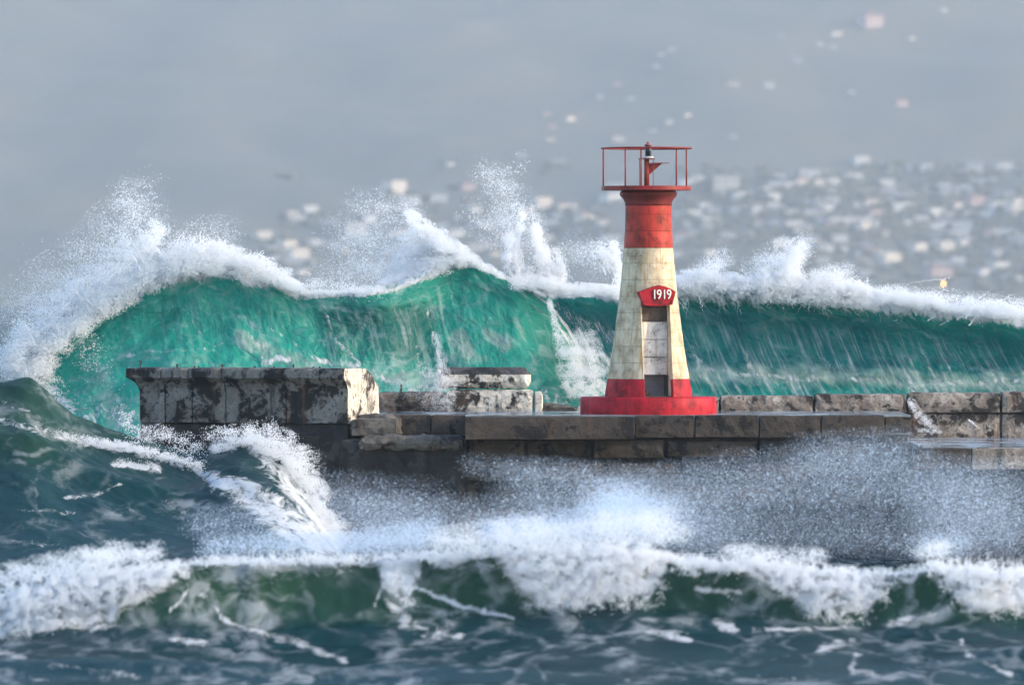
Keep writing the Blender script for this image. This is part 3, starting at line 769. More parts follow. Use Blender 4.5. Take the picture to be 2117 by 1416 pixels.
bm_obj('lower_block', rough_bm(XB(925), XB(1103), -.10, 1.4, 3.45, ZB(806), 42, .03, .14, .04), mc_lime_sunlit, mid)
bm_obj('end_block', rough_bm(XB(1105), XB(1122), -.12, 1.2, 3.45, ZB(808), 43, .02, .12, .04), mc_lime_sunlit, mid)
bm_obj('low_wall', rough_bm(XB(778), XB(926), .05, 1.2, 3.45, ZB(811), 44, .04, .14, .06), m_concrete('brown_wall', (0.14, 0.10, 0.075), (0.26, .21, .17), (0.02, .016, .014), .6, .5), mid)
bm_obj('iron_post', tube_bm([(XB(828), .3, 3.9), (XB(829), .3, ZB(795))], .035, 6), rust, mid)
bm = rough_bm(XB(1120), XB(1195), .2, 1.3, 3.45, 3.72, 45, .05, .12, .05)
for v in bm.verts:
    if v.co.z > 3.6: v.co.z = 3.6 + (v.co.z - 3.6) - .15 * (v.co.x - XB(1120))
bm_obj('rubble', bm, mc_front, mid)

# low back wall right of the lighthouse
back = empty('low_wall', (0, Yb, 0))
tag(back, 'low flaking cream wall along the back of the pier, right of the lighthouse', 'wall')
js = [1150, 1330, 1488, 1683, 1876, 2070, 2270, 2480]
for i, (a, b) in enumerate(zip(js[:-1], js[1:])):
    zt = float(np.interp((a + b) / 2, [1150, 1500, 2117], [3.84, 3.88, 4.00]))
    if a < 1300: continue
    bm_obj('coping_stone', rough_bm(XB(a) + .012, XB(b) - .012, -.02, .9, 3.44, zt, 51 + i, .025, .14, .04), mc_wall, back)
for i, (a, b) in enumerate(zip(js[4:-1], js[5:])):
    bm_obj('wall_block', rough_bm(XB(a) + .01, XB(b) - .01, .08, .9, 2.5, 3.43, 61 + i, .03, .16, .04), mc_wall, back)
bm_obj('wall_core', bm_box(XB(1340), XB(2478), .12, .8, 2.5, 3.78), mc_rough, back)
# lower quay right of the deck
quay = empty('quay', (0, 0, 0))
tag(quay, 'lower wet walkway stepping down beyond the right end of the pier deck', 'walkway')
bm_obj('deck', bm_box(X(1886), 18, -5.6, 7.52, 2.3, 2.80), m_deck, quay)
for i, (a, b) in enumerate(((1886, 2005), (2007, 2180), (2182, 2400))):
    bm_obj('edge_stone', rough_bm(float(wx(a, -5.6)), float(wx(b, -5.6)), -6.0, -5.55, 2.25, 2.79, 71 + i, .02, .2, .03), mc_cope if i == 0 else mc_wall, quay)
bm_obj('core', rough_bm(X(1890), 18, -5.7, 7.4, -3.5, 2.26, 75, .05, .5), mc_rough, quay)

# ------------------------------------------------------------------ lighthouse
YL = 3.0
SL = F / (YL + CAMD)
LX = (1340.5 - CX) / SL
LZ = lambda py: CAMZ - (py - HY) / SL
m_cream = m_paint('cream_paint', (0.66, 0.54, 0.37), (0.26, 0.17, 0.10), 0.36, (0.42, 0.26, 0.11))
m_white = m_paint('white_paint', (0.76, 0.70, 0.64), (0.40, 0.33, 0.28), 0.22, (0.55, 0.45, 0.36))
m_redlow = m_paint('red_paint', (0.46, 0.008, 0.020), (0.07, 0.008, 0.010), 0.42, (0.24, 0.006, 0.012))
m_redtop = m_paint('weathered_red_paint', (0.46, 0.036, 0.024), (0.13, 0.025, 0.018), 0.42, (0.24, 0.05, 0.022))
m_rim = m_paint('dull_red_paint', (0.20, 0.030, 0.026), (0.08, 0.02, 0.018), 0.3, (0.12, 0.025, 0.02))
m_metal = m_paint('red_metal', (0.27, 0.020, 0.024), (0.10, 0.03, 0.02), 0.32, (0.22, 0.05, 0.02), .45)
m_plank = m_paint('peeling_plank', (0.88, 0.80, 0.70), (0.13, 0.085, 0.075), 0.38, (0.50, 0.38, 0.30), .8)
m_board = m_paint('dark_board', (0.13, 0.095, 0.075), (0.06, 0.045, 0.04), .3, (0.16, 0.11, 0.09), .85)  # top board, darker than the planks below it
m_inner = m_plain('niche_shade_plaster', (0.20, 0.18, 0.195), .9)  # recess shade put into the wall colour, so the opening looks dark
m_dark = m_plain('dark_timber', (0.05, 0.035, 0.03), .8)
m_mortar = m_plain('mortar_joint', (0.24, 0.17, 0.10), .9)
m_mortar_red = m_plain('red_joint', (0.10, 0.010, 0.012), .9)

lh = empty('lighthouse', (LX, YL, LZ(858)))
tag(lh, 'small red and cream stone lighthouse with railed platform on the pier', 'lighthouse')
Z0 = LZ(858)
zl = lambda py: LZ(py) - Z0
rz_py = [820, 783, 750, 716, 681, 647, 613, 579, 545, 513, 479, 444, 425]
rz_r = np.array([91.5, 85.5, 79.5, 74, 69.3, 65, 60.5, 57, 54, 51.5, 49.5, 48.3, 48.0]) / SL
rad = lambda py: float(np.interp(-py, -np.array(rz_py, float), rz_r))
FI = math.radians(-90 + 14)           # the niche faces a little to the right of the camera
HWN = 0.385                            # half width of the niche
NTOP = 630                             # its top
# base plinth
bm = lathe_bm([(0, .002), (1.73, .002), (1.745, .05), (1.742, .25), (1.735, .44), (1.71, zl(820)), (0, zl(820) + .002)], 96)
bl = bm_obj('base_plinth', bm, m_redlow, lh, True)
co_ = np.array([v.co for v in bl.data.vertices])
an = np.arctan2(co_[:, 1], co_[:, 0])
dd = .018 * fbm(an * 6, co_[:, 2] * 4, 3, 3)
for v, q in zip(bl.data.vertices, dd):
    r_ = math.hypot(v.co.x, v.co.y)
    if r_ > .5: v.co.x *= 1 + q / r_; v.co.y *= 1 + q / r_
for p in bl.data.polygons: p.use_smooth = abs(p.normal.z) < .5
# niche half angle at a height
def nang(py, off=0.0):
    return math.asin(min(.99, (HWN + off) / rad(py)))

def ring_patch(py0, py1, a0, a1, inset, depth, rows=3, bev=.004, n=None):
    """curved masonry block between two heights; a0,a1 are functions of the height giving its angles"""
    bm = bmesh.new(); outer = []
    pys = [py0 + (py1 - py0) * k / rows for k in range(rows + 1)]
    span = abs(a1(py0) - a0(py0)); n = n or max(2, int(span / math.radians(6)))
    def vert(py, k, rr, ins):
        f = k / n
        A0, A1 = a0(py) + ins / rad(py), a1(py) - ins / rad(py)
        a = A0 + (A1 - A0) * f
        r = rad(py) - inset - rr
        return bm.verts.new((r * math.cos(a), r * math.sin(a), zl(py)))
    grid = []
    for j, py in enumerate(pys):
        grid.append([vert(py, k, (bev if (j in (0, rows) or k in (0, n)) else 0), .0035) for k in range(n + 1)])
    back = [[vert(py, k, depth, .0035) for k in range(n + 1)] for py in (pys[0], pys[-1])]
    for j in range(rows):
        for k in range(n): bm.faces.new((grid[j][k], grid[j][k + 1], grid[j + 1][k + 1], grid[j + 1][k]))
    for k in range(n):
        bm.faces.new((back[0][k + 1], back[0][k], grid[0][k], grid[0][k + 1]))[0] if False else bm.faces.new((grid[0][k + 1], grid[0][k], back[0][k], back[0][k + 1]))
        bm.faces.new((grid[rows][k], grid[rows][k + 1], back[1][k + 1], back[1][k]))
    for k, sgn in ((0, 1), (n, -1)):
        loop = [grid[j][k] for j in range(rows + 1)] + [back[1][k], back[0][k]]
        bm.faces.new(loop if sgn > 0 else loop[::-1])
    return bm

courses = [(820, 783), (783, 749.5), (749.5, 715.6), (715.6, 681), (681, 646.6), (646.6, 613), (613, 578.5), (578.5, 544.6), (544.6, 513), (513, 478), (478, 444), (444, 425)]
gap = 1.0
for ci, (p0, p1) in enumerate(courses):
    mat = m_redlow if ci == 0 else (m_cream if ci < 9 else m_redtop)
    # blocks start half a block apart in alternate courses
    a_start = math.radians(-90 + (0 if ci % 2 else 30)) + math.radians(random.uniform(-4, 4))
    for k in range(6):
        a0, a1 = a_start + k * math.pi / 3, a_start + (k + 1) * math.pi / 3
        q0, q1 = p0 - .36, p1 + .36
        niche = p0 > NTOP + 4
        if not niche:
            o = bm_obj('stone_block', ring_patch(q0, q1, lambda py, a=a0: a, lambda py, a=a1: a, random.uniform(0, .006), .12), mat, lh, True)
            continue
        # cut the block where the niche passes through it
        qt = max(q1, NTOP) if q1 < NTOP < q0 else q1
        fi = FI
        while fi < a0 - math.pi: fi += 2 * math.pi
        for sh in (0, 2 * math.pi, -2 * math.pi):
            f = FI + sh
            if a0 - .9 < f < a1 + .9: fi = f
        na = nang((p0 + p1) / 2)
        lo, hi = fi - na, fi + na
        pieces = []
        if hi <= a0 or lo >= a1: pieces.append((lambda py, a=a0: a, lambda py, a=a1: a))
        else:
            if lo > a0 + .05: pieces.append((lambda py, a=a0: a, lambda py, f=fi: f - nang(py)))
            if hi < a1 - .05: pieces.append((lambda py, f=fi: f + nang(py), lambda py, a=a1: a))
        for A, B in pieces:
            o = bm_obj('stone_block', ring_patch(q0, q1, A, B, random.uniform(0, .006), .12), mat, lh, True)
for o in lh.children:
    if o.name.startswith('stone_block'):
        for p in o.data.polygons: p.use_smooth = False
# mortar core behind the blocks, split by colour, open at the niche
def core(py0, py1, mat, open_):
    rows = 10; bm = bmesh.new(); g_ = []
    for j in range(rows + 1):
        py = py0 + (py1 - py0) * j / rows; r = rad(py) - .018
        na = nang(py, .004) if open_ else 0
        n = 60
        g_.append([bm.verts.new((r * math.cos(FI + na + (2 * math.pi - 2 * na) * k / n), r * math.sin(FI + na + (2 * math.pi - 2 * na) * k / n), zl(py))) for k in range(n + 1)])
    for j in range(rows):
        for k in range(60): bm.faces.new((g_[j][k], g_[j][k + 1], g_[j + 1][k + 1], g_[j + 1][k]))
    return bm_obj('mortar_core', bm, mat, lh, True)
core(820, 783, m_mortar_red, True); core(783, NTOP, m_mortar, True); core(NTOP, 513, m_mortar, False); core(513, 425, m_mortar_red, False)
# niche lining: local frame n (outwards), t (sideways)
nv_ = Vector((math.cos(FI), math.sin(FI), 0)); tv = Vector((-math.sin(FI), math.cos(FI), 0))
def nb(t0, t1, n0, n1, z0, z1, cuts=0, jit=0.0, seed=0):
    bm = bm_box(t0, t1, n0, n1, z0, z1, cuts, jit, 0, seed)
    for v in bm.verts:
        p = tv * v.co.x + nv_ * v.co.y; v.co = Vector((p.x, p.y, v.co.z))
    return bm
# jambs follow the batter of the tower
def jamb(side):
    bm = bmesh.new(); A = []; B = []
    for py in np.linspace(820, NTOP, 12):
        r = rad(py) - .004; c = math.sqrt(max(.01, r * r - HWN * HWN))
        p1 = tv * (side * (HWN + .003)) + nv_ * c; p2 = tv * (side * (HWN + .003)) + nv_ * .20
        A.append(bm.verts.new((p1.x, p1.y, zl(py)))); B.append(bm.verts.new((p2.x, p2.y, zl(py))))
        p3 = tv * (side * (HWN + .05)) + nv_ * (c - .03); 
    for k in range(len(A) - 1): bm.faces.new((A[k], A[k + 1], B[k + 1], B[k]))
    return bm
for s_ in (-1, 1): bm_obj('niche_jamb', jamb(s_), m_white, lh)
bm_obj('niche_back', nb(-HWN - .05, HWN + .05, .10, .20, zl(820), zl(NTOP - 6)), m_inner, lh)
bm_obj('niche_soffit', nb(-HWN - .02, HWN + .02, .10, .60, zl(NTOP + 2), zl(NTOP - 6)), m_white, lh)
# plank door filling the niche above a square opening
door = empty('plank_door'); door.parent = lh
door['label'] = 'peeling white plank door panel'
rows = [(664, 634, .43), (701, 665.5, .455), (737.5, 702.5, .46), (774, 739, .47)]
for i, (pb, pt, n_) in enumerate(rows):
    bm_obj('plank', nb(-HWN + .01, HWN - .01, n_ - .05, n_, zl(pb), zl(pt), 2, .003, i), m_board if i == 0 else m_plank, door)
bm_obj('door_frame', nb(HWN - .075, HWN - .012, .40, .52, zl(819), zl(775)), m_dark, door)
bm_obj('door_sill', nb(-HWN + .01, HWN - .01, .30, .95, zl(820) + .002, zl(817.5)), m_dark, door)
# red arched hood with the year
Zp = lambda py: zl(py)
hood_poly = [(-.335, 631), (-.47, 604), (-.30, 599), (-.1, 592.5), (.06, 590), (.22, 592.5), (.38, 598), (.49, 603), (.40, 630), (.2, 632), (-.1, 632.5)]
rn = rad(610)
bm = bmesh.new()
fr = []; bk = []
for t, py in hood_poly:
    nf = rn + .13
    a = tv * t + nv_ * nf; b = tv * t + nv_ * (math.sqrt(max(.02, rn * rn - t * t)) - .10)
    fr.append(bm.verts.new((a.x, a.y, Zp(py)))); bk.append(bm.verts.new((b.x, b.y, Zp(py))))
bm.faces.new(fr); bm.faces.new(bk[::-1])
for k in range(len(fr)):
    k2 = (k + 1) % len(fr); bm.faces.new((fr[k2], fr[k], bk[k], bk[k2]))
hood = bm_obj('door_hood', bm, m_redlow, lh)
numw = m_plain('numeral_white', (0.80, 0.76, 0.68), .6, 0, .12)
for ch, t in zip('1919', (-.075, .045, .185, .305)):
    cu = bpy.data.curves.new('numeral', 'FONT'); cu.body = ch; cu.size = .345; cu.extrude = .018; cu.align_x = 'CENTER'
    to = bpy.data.objects.new('tmp', cu); COL.objects.link(to)
    dg = bpy.context.evaluated_depsgraph_get()
    me = bpy.data.meshes.new_from_object(to.evaluated_get(dg)); bpy.data.objects.remove(to)
    me.materials.clear(); me.materials.append(numw)
    o = bpy.data.objects.new('numeral', me); o.parent = hood; COL.objects.link(o)
    p = tv * t + nv_ * (rn + .146)
    o.location = (p.x, p.y, Zp(618)); o.scale = (.80, 1.0, 1.0)
    o.rotation_euler = (math.radians(90), 0, FI + math.radians(90))
# flared head
S1 = 1 / SL
head = [(48.2 * S1, zl(425.5)), (48.6 * S1, zl(420)), (50.5 * S1, zl(415)), (54 * S1, zl(410)), (57.5 * S1, zl(406.5)), (59 * S1, zl(403)), (59.2 * S1, zl(400)), (58 * S1, zl(397)), (55 * S1, zl(394.3)), (0, zl(394.2))]
bm_obj('flared_head', lathe_bm([(0, zl(427))] + head, 64), m_rim, lh, True)
# platform and railing
plat = bm_obj('platform', lathe_bm([(0, zl(394)), (1.145, zl(394)), (1.15, zl(393.5)), (1.15, zl(386)), (1.14, zl(385.2)), (0, zl(385))], 40), m_metal, lh)
prx = (1336.5 - 1340.5) / SL
plat.location.x = prx
rail = bm_obj('top_rail', tube_bm([(1.15 * math.cos(a), 1.15 * math.sin(a), 0) for a in np.linspace(0, 2 * math.pi, 41)[:-1]], .022, 8, None, True), m_metal, lh, True)
rail.location = (prx, 0, zl(307))
for a in (190, 262, 334, 46, 118):
    a = math.radians(a); x, y = 1.125 * math.cos(a) + prx, 1.125 * math.sin(a)
    bm_obj('rail_post', tube_bm([(x, y, zl(386)), (x, y, zl(307))], .020, 8), m_metal, lh, True)
# mast, lantern, brackets
mx = (1337 - 1340.5) / SL
bm_obj('mast', tube_bm([(mx, 0, zl(386)), (mx, 0, zl(328.5))], .066, 12), m_metal, lh, True)
bm_obj('lantern_plate', bm_box(mx - .21, mx + .21, -.15, .15, zl(329.6), zl(328.2)), m_metal, lh)
for dx, dy_ in ((-.185, -.1), (-.14, .12), (.165, -.08)):
    bm_obj('stay_rod', tube_bm([(mx + dx, dy_, zl(386)), (mx + dx, dy_, zl(328.6))], .0095, 6), m_metal, lh)
lan = empty('lantern', (mx + .04, 0, zl(328))); lan.parent = lh
bm_obj('lantern_base', lathe_bm([(0, 0), (.13, 0), (.14, .02), (.125, .05), (.10, .055), (0, .056)], 20), m_plain('white_enamel', (.55, .53, .52), .5), lan, True)
bm_obj('lantern_glass', lathe_bm([(0, .056), (.078, .057), (.078, .33), (0, .331)], 16), m_plain('dark_glass', (.012, .018, .022), .12), lan, True)
for k in range(4):
    a = k * math.pi / 2 + .6
    bm_obj('cage_bar', tube_bm([(.098 * math.cos(a), .098 * math.sin(a), .05), (.098 * math.cos(a), .098 * math.sin(a), .34)], .006, 5), m_plain('bar_metal', (.2, .18, .18), .5), lan)
bm_obj('lantern_cap', lathe_bm([(0, .332), (.10, .333), (.105, .35), (.06, .37), (.045, .375), (.05, .40), (.048, .42), (0, .43)], 16), m_plain('cap_red', (.30, .10, .10), .5), lan, True)
br = [(mx + .06, zl(339)), (mx + .40, zl(338)), (mx + .06, zl(362))]
bm = bmesh.new(); A = [bm.verts.new((x, -.012, z)) for x, z in br]; B = [bm.verts.new((x, .012, z)) for x, z in br]
bm.faces.new(A); bm.faces.new(B[::-1])
for k in range(3): bm.faces.new((A[(k + 1) % 3], A[k], B[k], B[(k + 1) % 3]))
bm_obj('bracket_plate', bm, m_metal, lh)
bm_obj('bracket_shelf', bm_box(mx + .06, mx + .57, -.09, .09, zl(338.2), zl(337)), m_metal, lh)
# dark lump lying in the opening
bm = bmesh.new(); bmesh.ops.create_icosphere(bm, subdivisions=3, radius=.1)
for v in bm.verts: v.co *= 1 + .35 * float(noise2(np.array([v.co.x * 14]), np.array([v.co.z * 14 + v.co.y * 9]), 3)[0]); v.co.z = max(v.co.z, -.05); v.co.x *= .85 if v.co.z > 0 else 1.1
p = tv * (-HWN + .15) + nv_ * .62
stn = bm_obj('stone', bm, m_dark, None, True, (LX + p.x, YL + p.y, LZ(817.5) + .05))
tag(stn, 'small dark stone lying in the opening at the foot of the lighthouse', 'stone')

# ------------------------------------------------------------------ spray and foam: clouds of droplets
def drops_group():
    g_ = bpy.data.node_groups.new('droplets', 'GeometryNodeTree')
    g_.interface.new_socket('Geometry', in_out='INPUT', socket_type='NodeSocketGeometry')
    g_.interface.new_socket('Material', in_out='INPUT', socket_type='NodeSocketMaterial')
    g_.interface.new_socket('Geometry', in_out='OUTPUT', socket_type='NodeSocketGeometry')
    gi = g_.nodes.new('NodeGroupInput'); go = g_.nodes.new('NodeGroupOutput')
    mp = g_.nodes.new('GeometryNodeMeshToPoints'); at = g_.nodes.new('GeometryNodeInputNamedAttribute'); at.data_type = 'FLOAT'; at.inputs[0].default_value = 'rad'
    sm = g_.nodes.new('GeometryNodeSetMaterial')
    g_.links.new(gi.outputs[0], mp.inputs['Mesh']); g_.links.new(at.outputs[0], mp.inputs['Radius'])
    g_.links.new(mp.outputs[0], sm.inputs['Geometry']); g_.links.new(gi.outputs[1], sm.inputs['Material']); g_.links.new(sm.outputs[0], go.inputs[0])
    return g_
DG = drops_group()
DG_MAT = [s for s in DG.interface.items_tree if s.name == 'Material'][0].identifier
m_drop = m_spray('spray_droplet')

m_mist_shade = m_spray('shade_blue_droplet', (0.68, 0.79, 0.92))  # blue of the shade put into the veil droplets' colour
def drops(name, label, P, R, m_drop=m_drop):
    P = np.asarray(P, np.float32); R = np.asarray(R, np.float32)
    me = bpy.data.meshes.new(name)
    me.vertices.add(len(P)); me.vertices.foreach_set('co', P.reshape(-1))
    a = me.attributes.new('rad', 'FLOAT', 'POINT'); a.data.foreach_set('value', R)
    me.materials.append(m_drop)
    o = link(bpy.data.objects.new(name, me))
    md = o.modifiers.new('droplets', 'NODES'); md.node_group = DG; md[DG_MAT] = m_drop
    return tag(o, label, kind='stuff')

def scatter(strokes, n, Y, dep, rlo, rhi, clump=26.0, thr=0.0, seed=0, power=1.5, contrast=2.2, bias=None):
    """droplets through a body of air: layout from soft strokes, broken into clumps by noise, spread dep metres in depth"""
    g_ = np.random.default_rng(seed)
    S = np.array(strokes, float)
    wgt = (np.hypot(S[:, 2] - S[:, 0], S[:, 3] - S[:, 1]) + S[:, 4] + S[:, 5]) * (S[:, 4] + S[:, 5]) * S[:, 6]
    pick = g_.choice(len(S), size=n * 4, p=wgt / wgt.sum())
    s = S[pick]; t = g_.random(len(pick))
    rr = s[:, 4] + (s[:, 5] - s[:, 4]) * t
    ang = g_.random(len(pick)) * 2 * math.pi; q = np.sqrt(g_.random(len(pick)))
    ext = (g_.random(len(pick)) < (s[:, 4] + s[:, 5]) / (np.hypot(s[:, 2] - s[:, 0], s[:, 3] - s[:, 1]) + s[:, 4] + s[:, 5]))
    px = s[:, 0] + (s[:, 2] - s[:, 0]) * t + rr * q * np.cos(ang); py = s[:, 1] + (s[:, 3] - s[:, 1]) * t + rr * q * np.sin(ang)
    d = (1 - q) ** power
    yj = g_.normal(0, dep * .5, len(px))
    cl = fbm(px / clump + yj * .5, py / clump, 4, seed + 3) * 1.4 + 0.35 * (ridged(px / clump * 1.7, py / clump * 1.7, 2, seed + 8) - .7) * 2
    pr = np.clip((d - .28) * 1.0 + cl * contrast * .45 + .35 - thr, 0, 1)
    keep = np.flatnonzero(g_.random(len(px)) < pr)[:n]
    px, py, yj, d = px[keep], py[keep], yj[keep], d[keep]
    Yp = Y + yj
    P = np.stack([wx(px, Yp), Yp, wz(py, Yp)], -1)
    u = g_.random(len(P))
    R = rlo + (rhi - rlo) * u ** 2.2 * (.5 + .5 * d)
    return P, R

def strands(origins, n, Y, dep, seed, r0=.03, spread=.5, seg=40):
    """ligaments of water flung upward: origins (x,y, tipx,tipy, width)"""
    g_ = np.random.default_rng(seed); Ps = []; Rs = []
    for x0, y0, x1, y1, w in origins:
        for k in range(n):
            a = g_.random()
            sx, sy = x0 + w * g_.normal(), y0 + w * .3 * g_.normal()
            L = .35 + .75 * g_.random()
            ex, ey = x0 + (x1 - x0) * L + w * spread * g_.normal() , y0 + (y1 - y0) * L + w * .3 * g_.normal()
            t = np.linspace(0, 1, seg)
            wob = 5 * fbm(t * 5 + g_.random() * 50, t * 0 + k, 3, seed)
            qx = sx + (ex - sx) * t + wob * 1.2; qy = sy + (ey - sy) * t + 4 * fbm(t * 6 + k, t * 0 + 4.4, 2, seed + 1)
            on = fbm(t * 6 + g_.random() * 90, t * 0 + 1, 2, seed + 2) > -.25
            yy = Y + g_.normal(0, dep * .4)
            Ps.append(np.stack([wx(qx, yy), np.full(seg, yy), wz(qy, yy)], -1)[on]); Rs.append((r0 * (1 - .6 * t) * (.5 + .7 * g_.random()))[on])
    return np.concatenate(Ps), np.concatenate(Rs)

def cat(*pr): return np.concatenate([p for p, r in pr]), np.concatenate([r for p, r in pr])

# crest spray over the broad left wave
L_body = [(110, 720, 200, 640, 34, 30, 1), (200, 640, 330, 560, 34, 40, 1), (330, 560, 450, 535, 40, 36, 1), (450, 540, 560, 560, 36, 28, 1), (560, 570, 620, 596, 22, 12, 1), (620, 604, 700, 604, 8, 6, .8), (700, 603, 780, 600, 7, 9, .7), (60, 770, 110, 720, 40, 36, 1), (40, 760, 130, 840, 46, 40, 1), (20, 750, 60, 700, 40, 30, .8)]
L_mid = [(60, 690, 180, 600, 46, 50, 1), (180, 600, 300, 510, 56, 46, 1), (300, 510, 330, 470, 36, 26, 1), (330, 520, 460, 510, 34, 26, 1), (460, 515, 600, 570, 24, 16, 1), (600, 590, 790, 590, 16, 24, .6), (10, 760, 60, 680, 40, 40, 1), (170, 700, 250, 840, 50, 50, .35)]
L_fine = [(30, 660, 200, 560, 90, 100, 1), (200, 560, 290, 440, 110, 80, 1), (290, 440, 260, 400, 70, 50, .5), (330, 500, 480, 480, 60, 50, .6), (620, 590, 800, 560, 40, 70, .8)]
P, R = cat(scatter(L_body, 130000, 11.0, 1.2, .005, .017, 30, 0, 1, 1.0, 1.6), scatter(L_mid, 60000, 11.2, 1.5, .004, .016, 22, .16, 2, 1.1, 2.4), scatter(L_fine + [(260, 430, 320, 360, 60, 40, .5), (120, 560, 60, 520, 60, 40, .3)], 2600, 11.2, 2.5, .007, .020, 30, .25, 4, .9, 2.6), scatter(L_fine, 34000, 11.5, 2.5, .003, .012, 40, .22, 3, 1.0, 2.0),
           strands([(335, 540, 285, 470, 14), (300, 560, 250, 480, 20), (400, 530, 400, 480, 24), (520, 550, 540, 520, 20), (180, 640, 120, 560, 26), (90, 720, 40, 650, 20), (430, 520, 430, 490, 26)], 26, 11.0, 1.0, 5, .022))
drops('wave_spray', 'white spray bursting off the broad emerald wave behind the pier head', P, R)
# spray off the peak and the jets behind it
C_body = [(790, 592, 880, 560, 16, 24, 1), (880, 560, 960, 530, 28, 24, 1), (960, 530, 1040, 572, 18, 8, 1), (900, 500, 950, 530, 22, 26, .9), (1060, 585, 1160, 590, 18, 22, 1), (1160, 595, 1290, 606, 16, 16, 1)]
C_mid = [(840, 440, 900, 490, 14, 26, 1), (900, 490, 960, 540, 28, 26, 1), (860, 480, 840, 570, 40, 40, .8), (1050, 490, 1060, 560, 18, 26, 1), (1105, 460, 1125, 550, 11, 24, 1), (1080, 440, 1075, 480, 10, 12, .7), (1060, 560, 1150, 585, 26, 26, 1), (1270, 510, 1285, 580, 12, 16, 1), (1230, 520, 1275, 510, 22, 18, .6), (1150, 520, 1160, 570, 14, 20, .5)]
C_fine = [(740, 420, 860, 440, 50, 40, .8), (700, 500, 860, 520, 70, 80, 1), (760, 560, 880, 560, 50, 40, 1), (1000, 350, 1060, 420, 40, 55, .9), (1060, 420, 1100, 520, 60, 60, .9), (1180, 520, 1280, 540, 50, 60, .9), (980, 450, 1060, 500, 60, 50, .5)]
P, R = cat(scatter(C_body, 100000, 13.0, 1.2, .005, .016, 26, 0, 11, 1.0, 1.6), scatter(C_mid, 60000, 13.6, 1.3, .004, .016, 18, .14, 12, 1.1, 2.6), scatter(C_fine + [(1040, 360, 1080, 330, 50, 30, .5)], 2600, 13.6, 2.5, .007, .020, 26, .25, 14, .9, 2.8), scatter(C_fine, 36000, 14, 2.5, .003, .012, 36, .2, 13, 1.0, 2.0),
           strands([(1065, 575, 1050, 450, 14), (1125, 570, 1100, 430, 9), (1060, 580, 1080, 440, 10), (1150, 580, 1120, 490, 10), (940, 530, 850, 430, 10), (900, 520, 845, 440, 16), (1285, 600, 1270, 500, 8), (1275, 560, 1230, 500, 14), (1165, 580, 1160, 520, 10)], 34, 13.6, 1.0, 15, .020))
drops('wave_spray', 'tall white jets of spray thrown up by the peaked wave beside the lighthouse', P, R)
# fluffy crest of the right wave
R_body = [(1380, 590, 1440, 585, 26, 30, 1), (1440, 585, 1520, 590, 30, 28, 1), (1520, 592, 1650, 592, 24, 28, 1), (1650, 592, 1800, 612, 28, 19, 1), (1800, 616, 1950, 632, 17, 14, 1), (1950, 636, 2130, 654, 14, 12, 1), (1560, 612, 1800, 628, 16, 14, .5)]
R_mid = [(1395, 590, 1440, 570, 30, 22, 1), (1450, 575, 1480, 560, 22, 18, 1), (1620, 570, 1650, 530, 34, 22, 1), (1540, 580, 1640, 570, 22, 28, 1), (1680, 575, 1800, 595, 26, 18, 1), (1800, 600, 2120, 640, 16, 14, 1), (1640, 530, 1660, 505, 16, 12, .7)]
R_fine = [(1450, 560, 1500, 530, 40, 26, .6), (1560, 560, 1660, 510, 46, 40, 1), (1700, 570, 1760, 560, 30, 24, .7), (1800, 600, 2120, 630, 22, 20, .7)]
P, R = cat(scatter(R_body, 130000, 13.9, 1.0, .005, .016, 24, 0, 21, 1.0, 1.6), scatter(R_mid, 46000, 14.2, 1.2, .004, .015, 18, .15, 22, 1.1, 2.4), scatter(R_fine, 1500, 14.0, 2, .006, .016, 26, .25, 24, .9, 2.6), scatter(R_fine, 20000, 14.4, 2, .004, .012, 30, .2, 23, 1, 2),
           strands([(1440, 600, 1450, 555, 24), (1640, 590, 1650, 520, 20), (1560, 600, 1550, 565, 30), (1750, 605, 1760, 580, 40), (1900, 630, 1900, 605, 50), (2040, 645, 2045, 620, 50)], 30, 13.9, .8, 25, .018),
           strands([(x, 612 + .05 * max(0, x - 1600), x + 14, 648 + .05 * max(0, x - 1600), 16) for x in range(1410, 2130, 36)], 9, 13.5, .4, 26, .010))
drops('wave_spray', 'fluffy white spray along the crest right of the lighthouse', P, R)
# tumbling foam at the flank and the sheet of water falling over the low wall onto the deck
P, R = cat(scatter([(1135, 620, 1155, 700, 7, 13, 1), (1160, 700, 1190, 800, 20, 36, 1), (1205, 700, 1225, 800, 36, 50, .8), (1190, 800, 1240, 850, 46, 50, 1), (1130, 835, 1200, 850, 10, 14, 1)], 62000, 11.5, 1.2, .0025, .009, 20, .12, 31, 1.0, 2.4))
drops('wave_foam', 'white foam tumbling down the wave flank beside the lighthouse', P, R)
P, R = cat(scatter([(900, 690, 915, 760, 7, 16, 1), (905, 760, 900, 840, 26, 40, 1), (930, 780, 925, 840, 18, 20, 1), (800, 795, 880, 815, 20, 26, .4)], 16000, 6.9, .5, .002, .0055, 11, .12, 35, .7, 2.2),
           strands([(902, 690, 915, 850, 8), (915, 740, 925, 848, 9), (880, 760, 880, 845, 12)], 20, 6.9, .5, 36, .006))
drops('falling_water', 'sheet of white water pouring over the low wall onto the deck', P, R)
P, R = cat(scatter([(1880, 825, 1890, 850, 6, 10, 1), (1890, 850, 1935, 890, 12, 14, 1), (1895, 888, 1945, 893, 6, 5, 1)], 6000, 6.6, .5, .002, .006, 10, .1, 37, .8, 2.4), strands([(1880, 825, 1940, 890, 6), (2003, 868, 2035, 893, 2)], 12, 6.6, .3, 38, .006))
drops('falling_water', 'thin spout of white water draining over the low wall to the lower walkway', P, R)
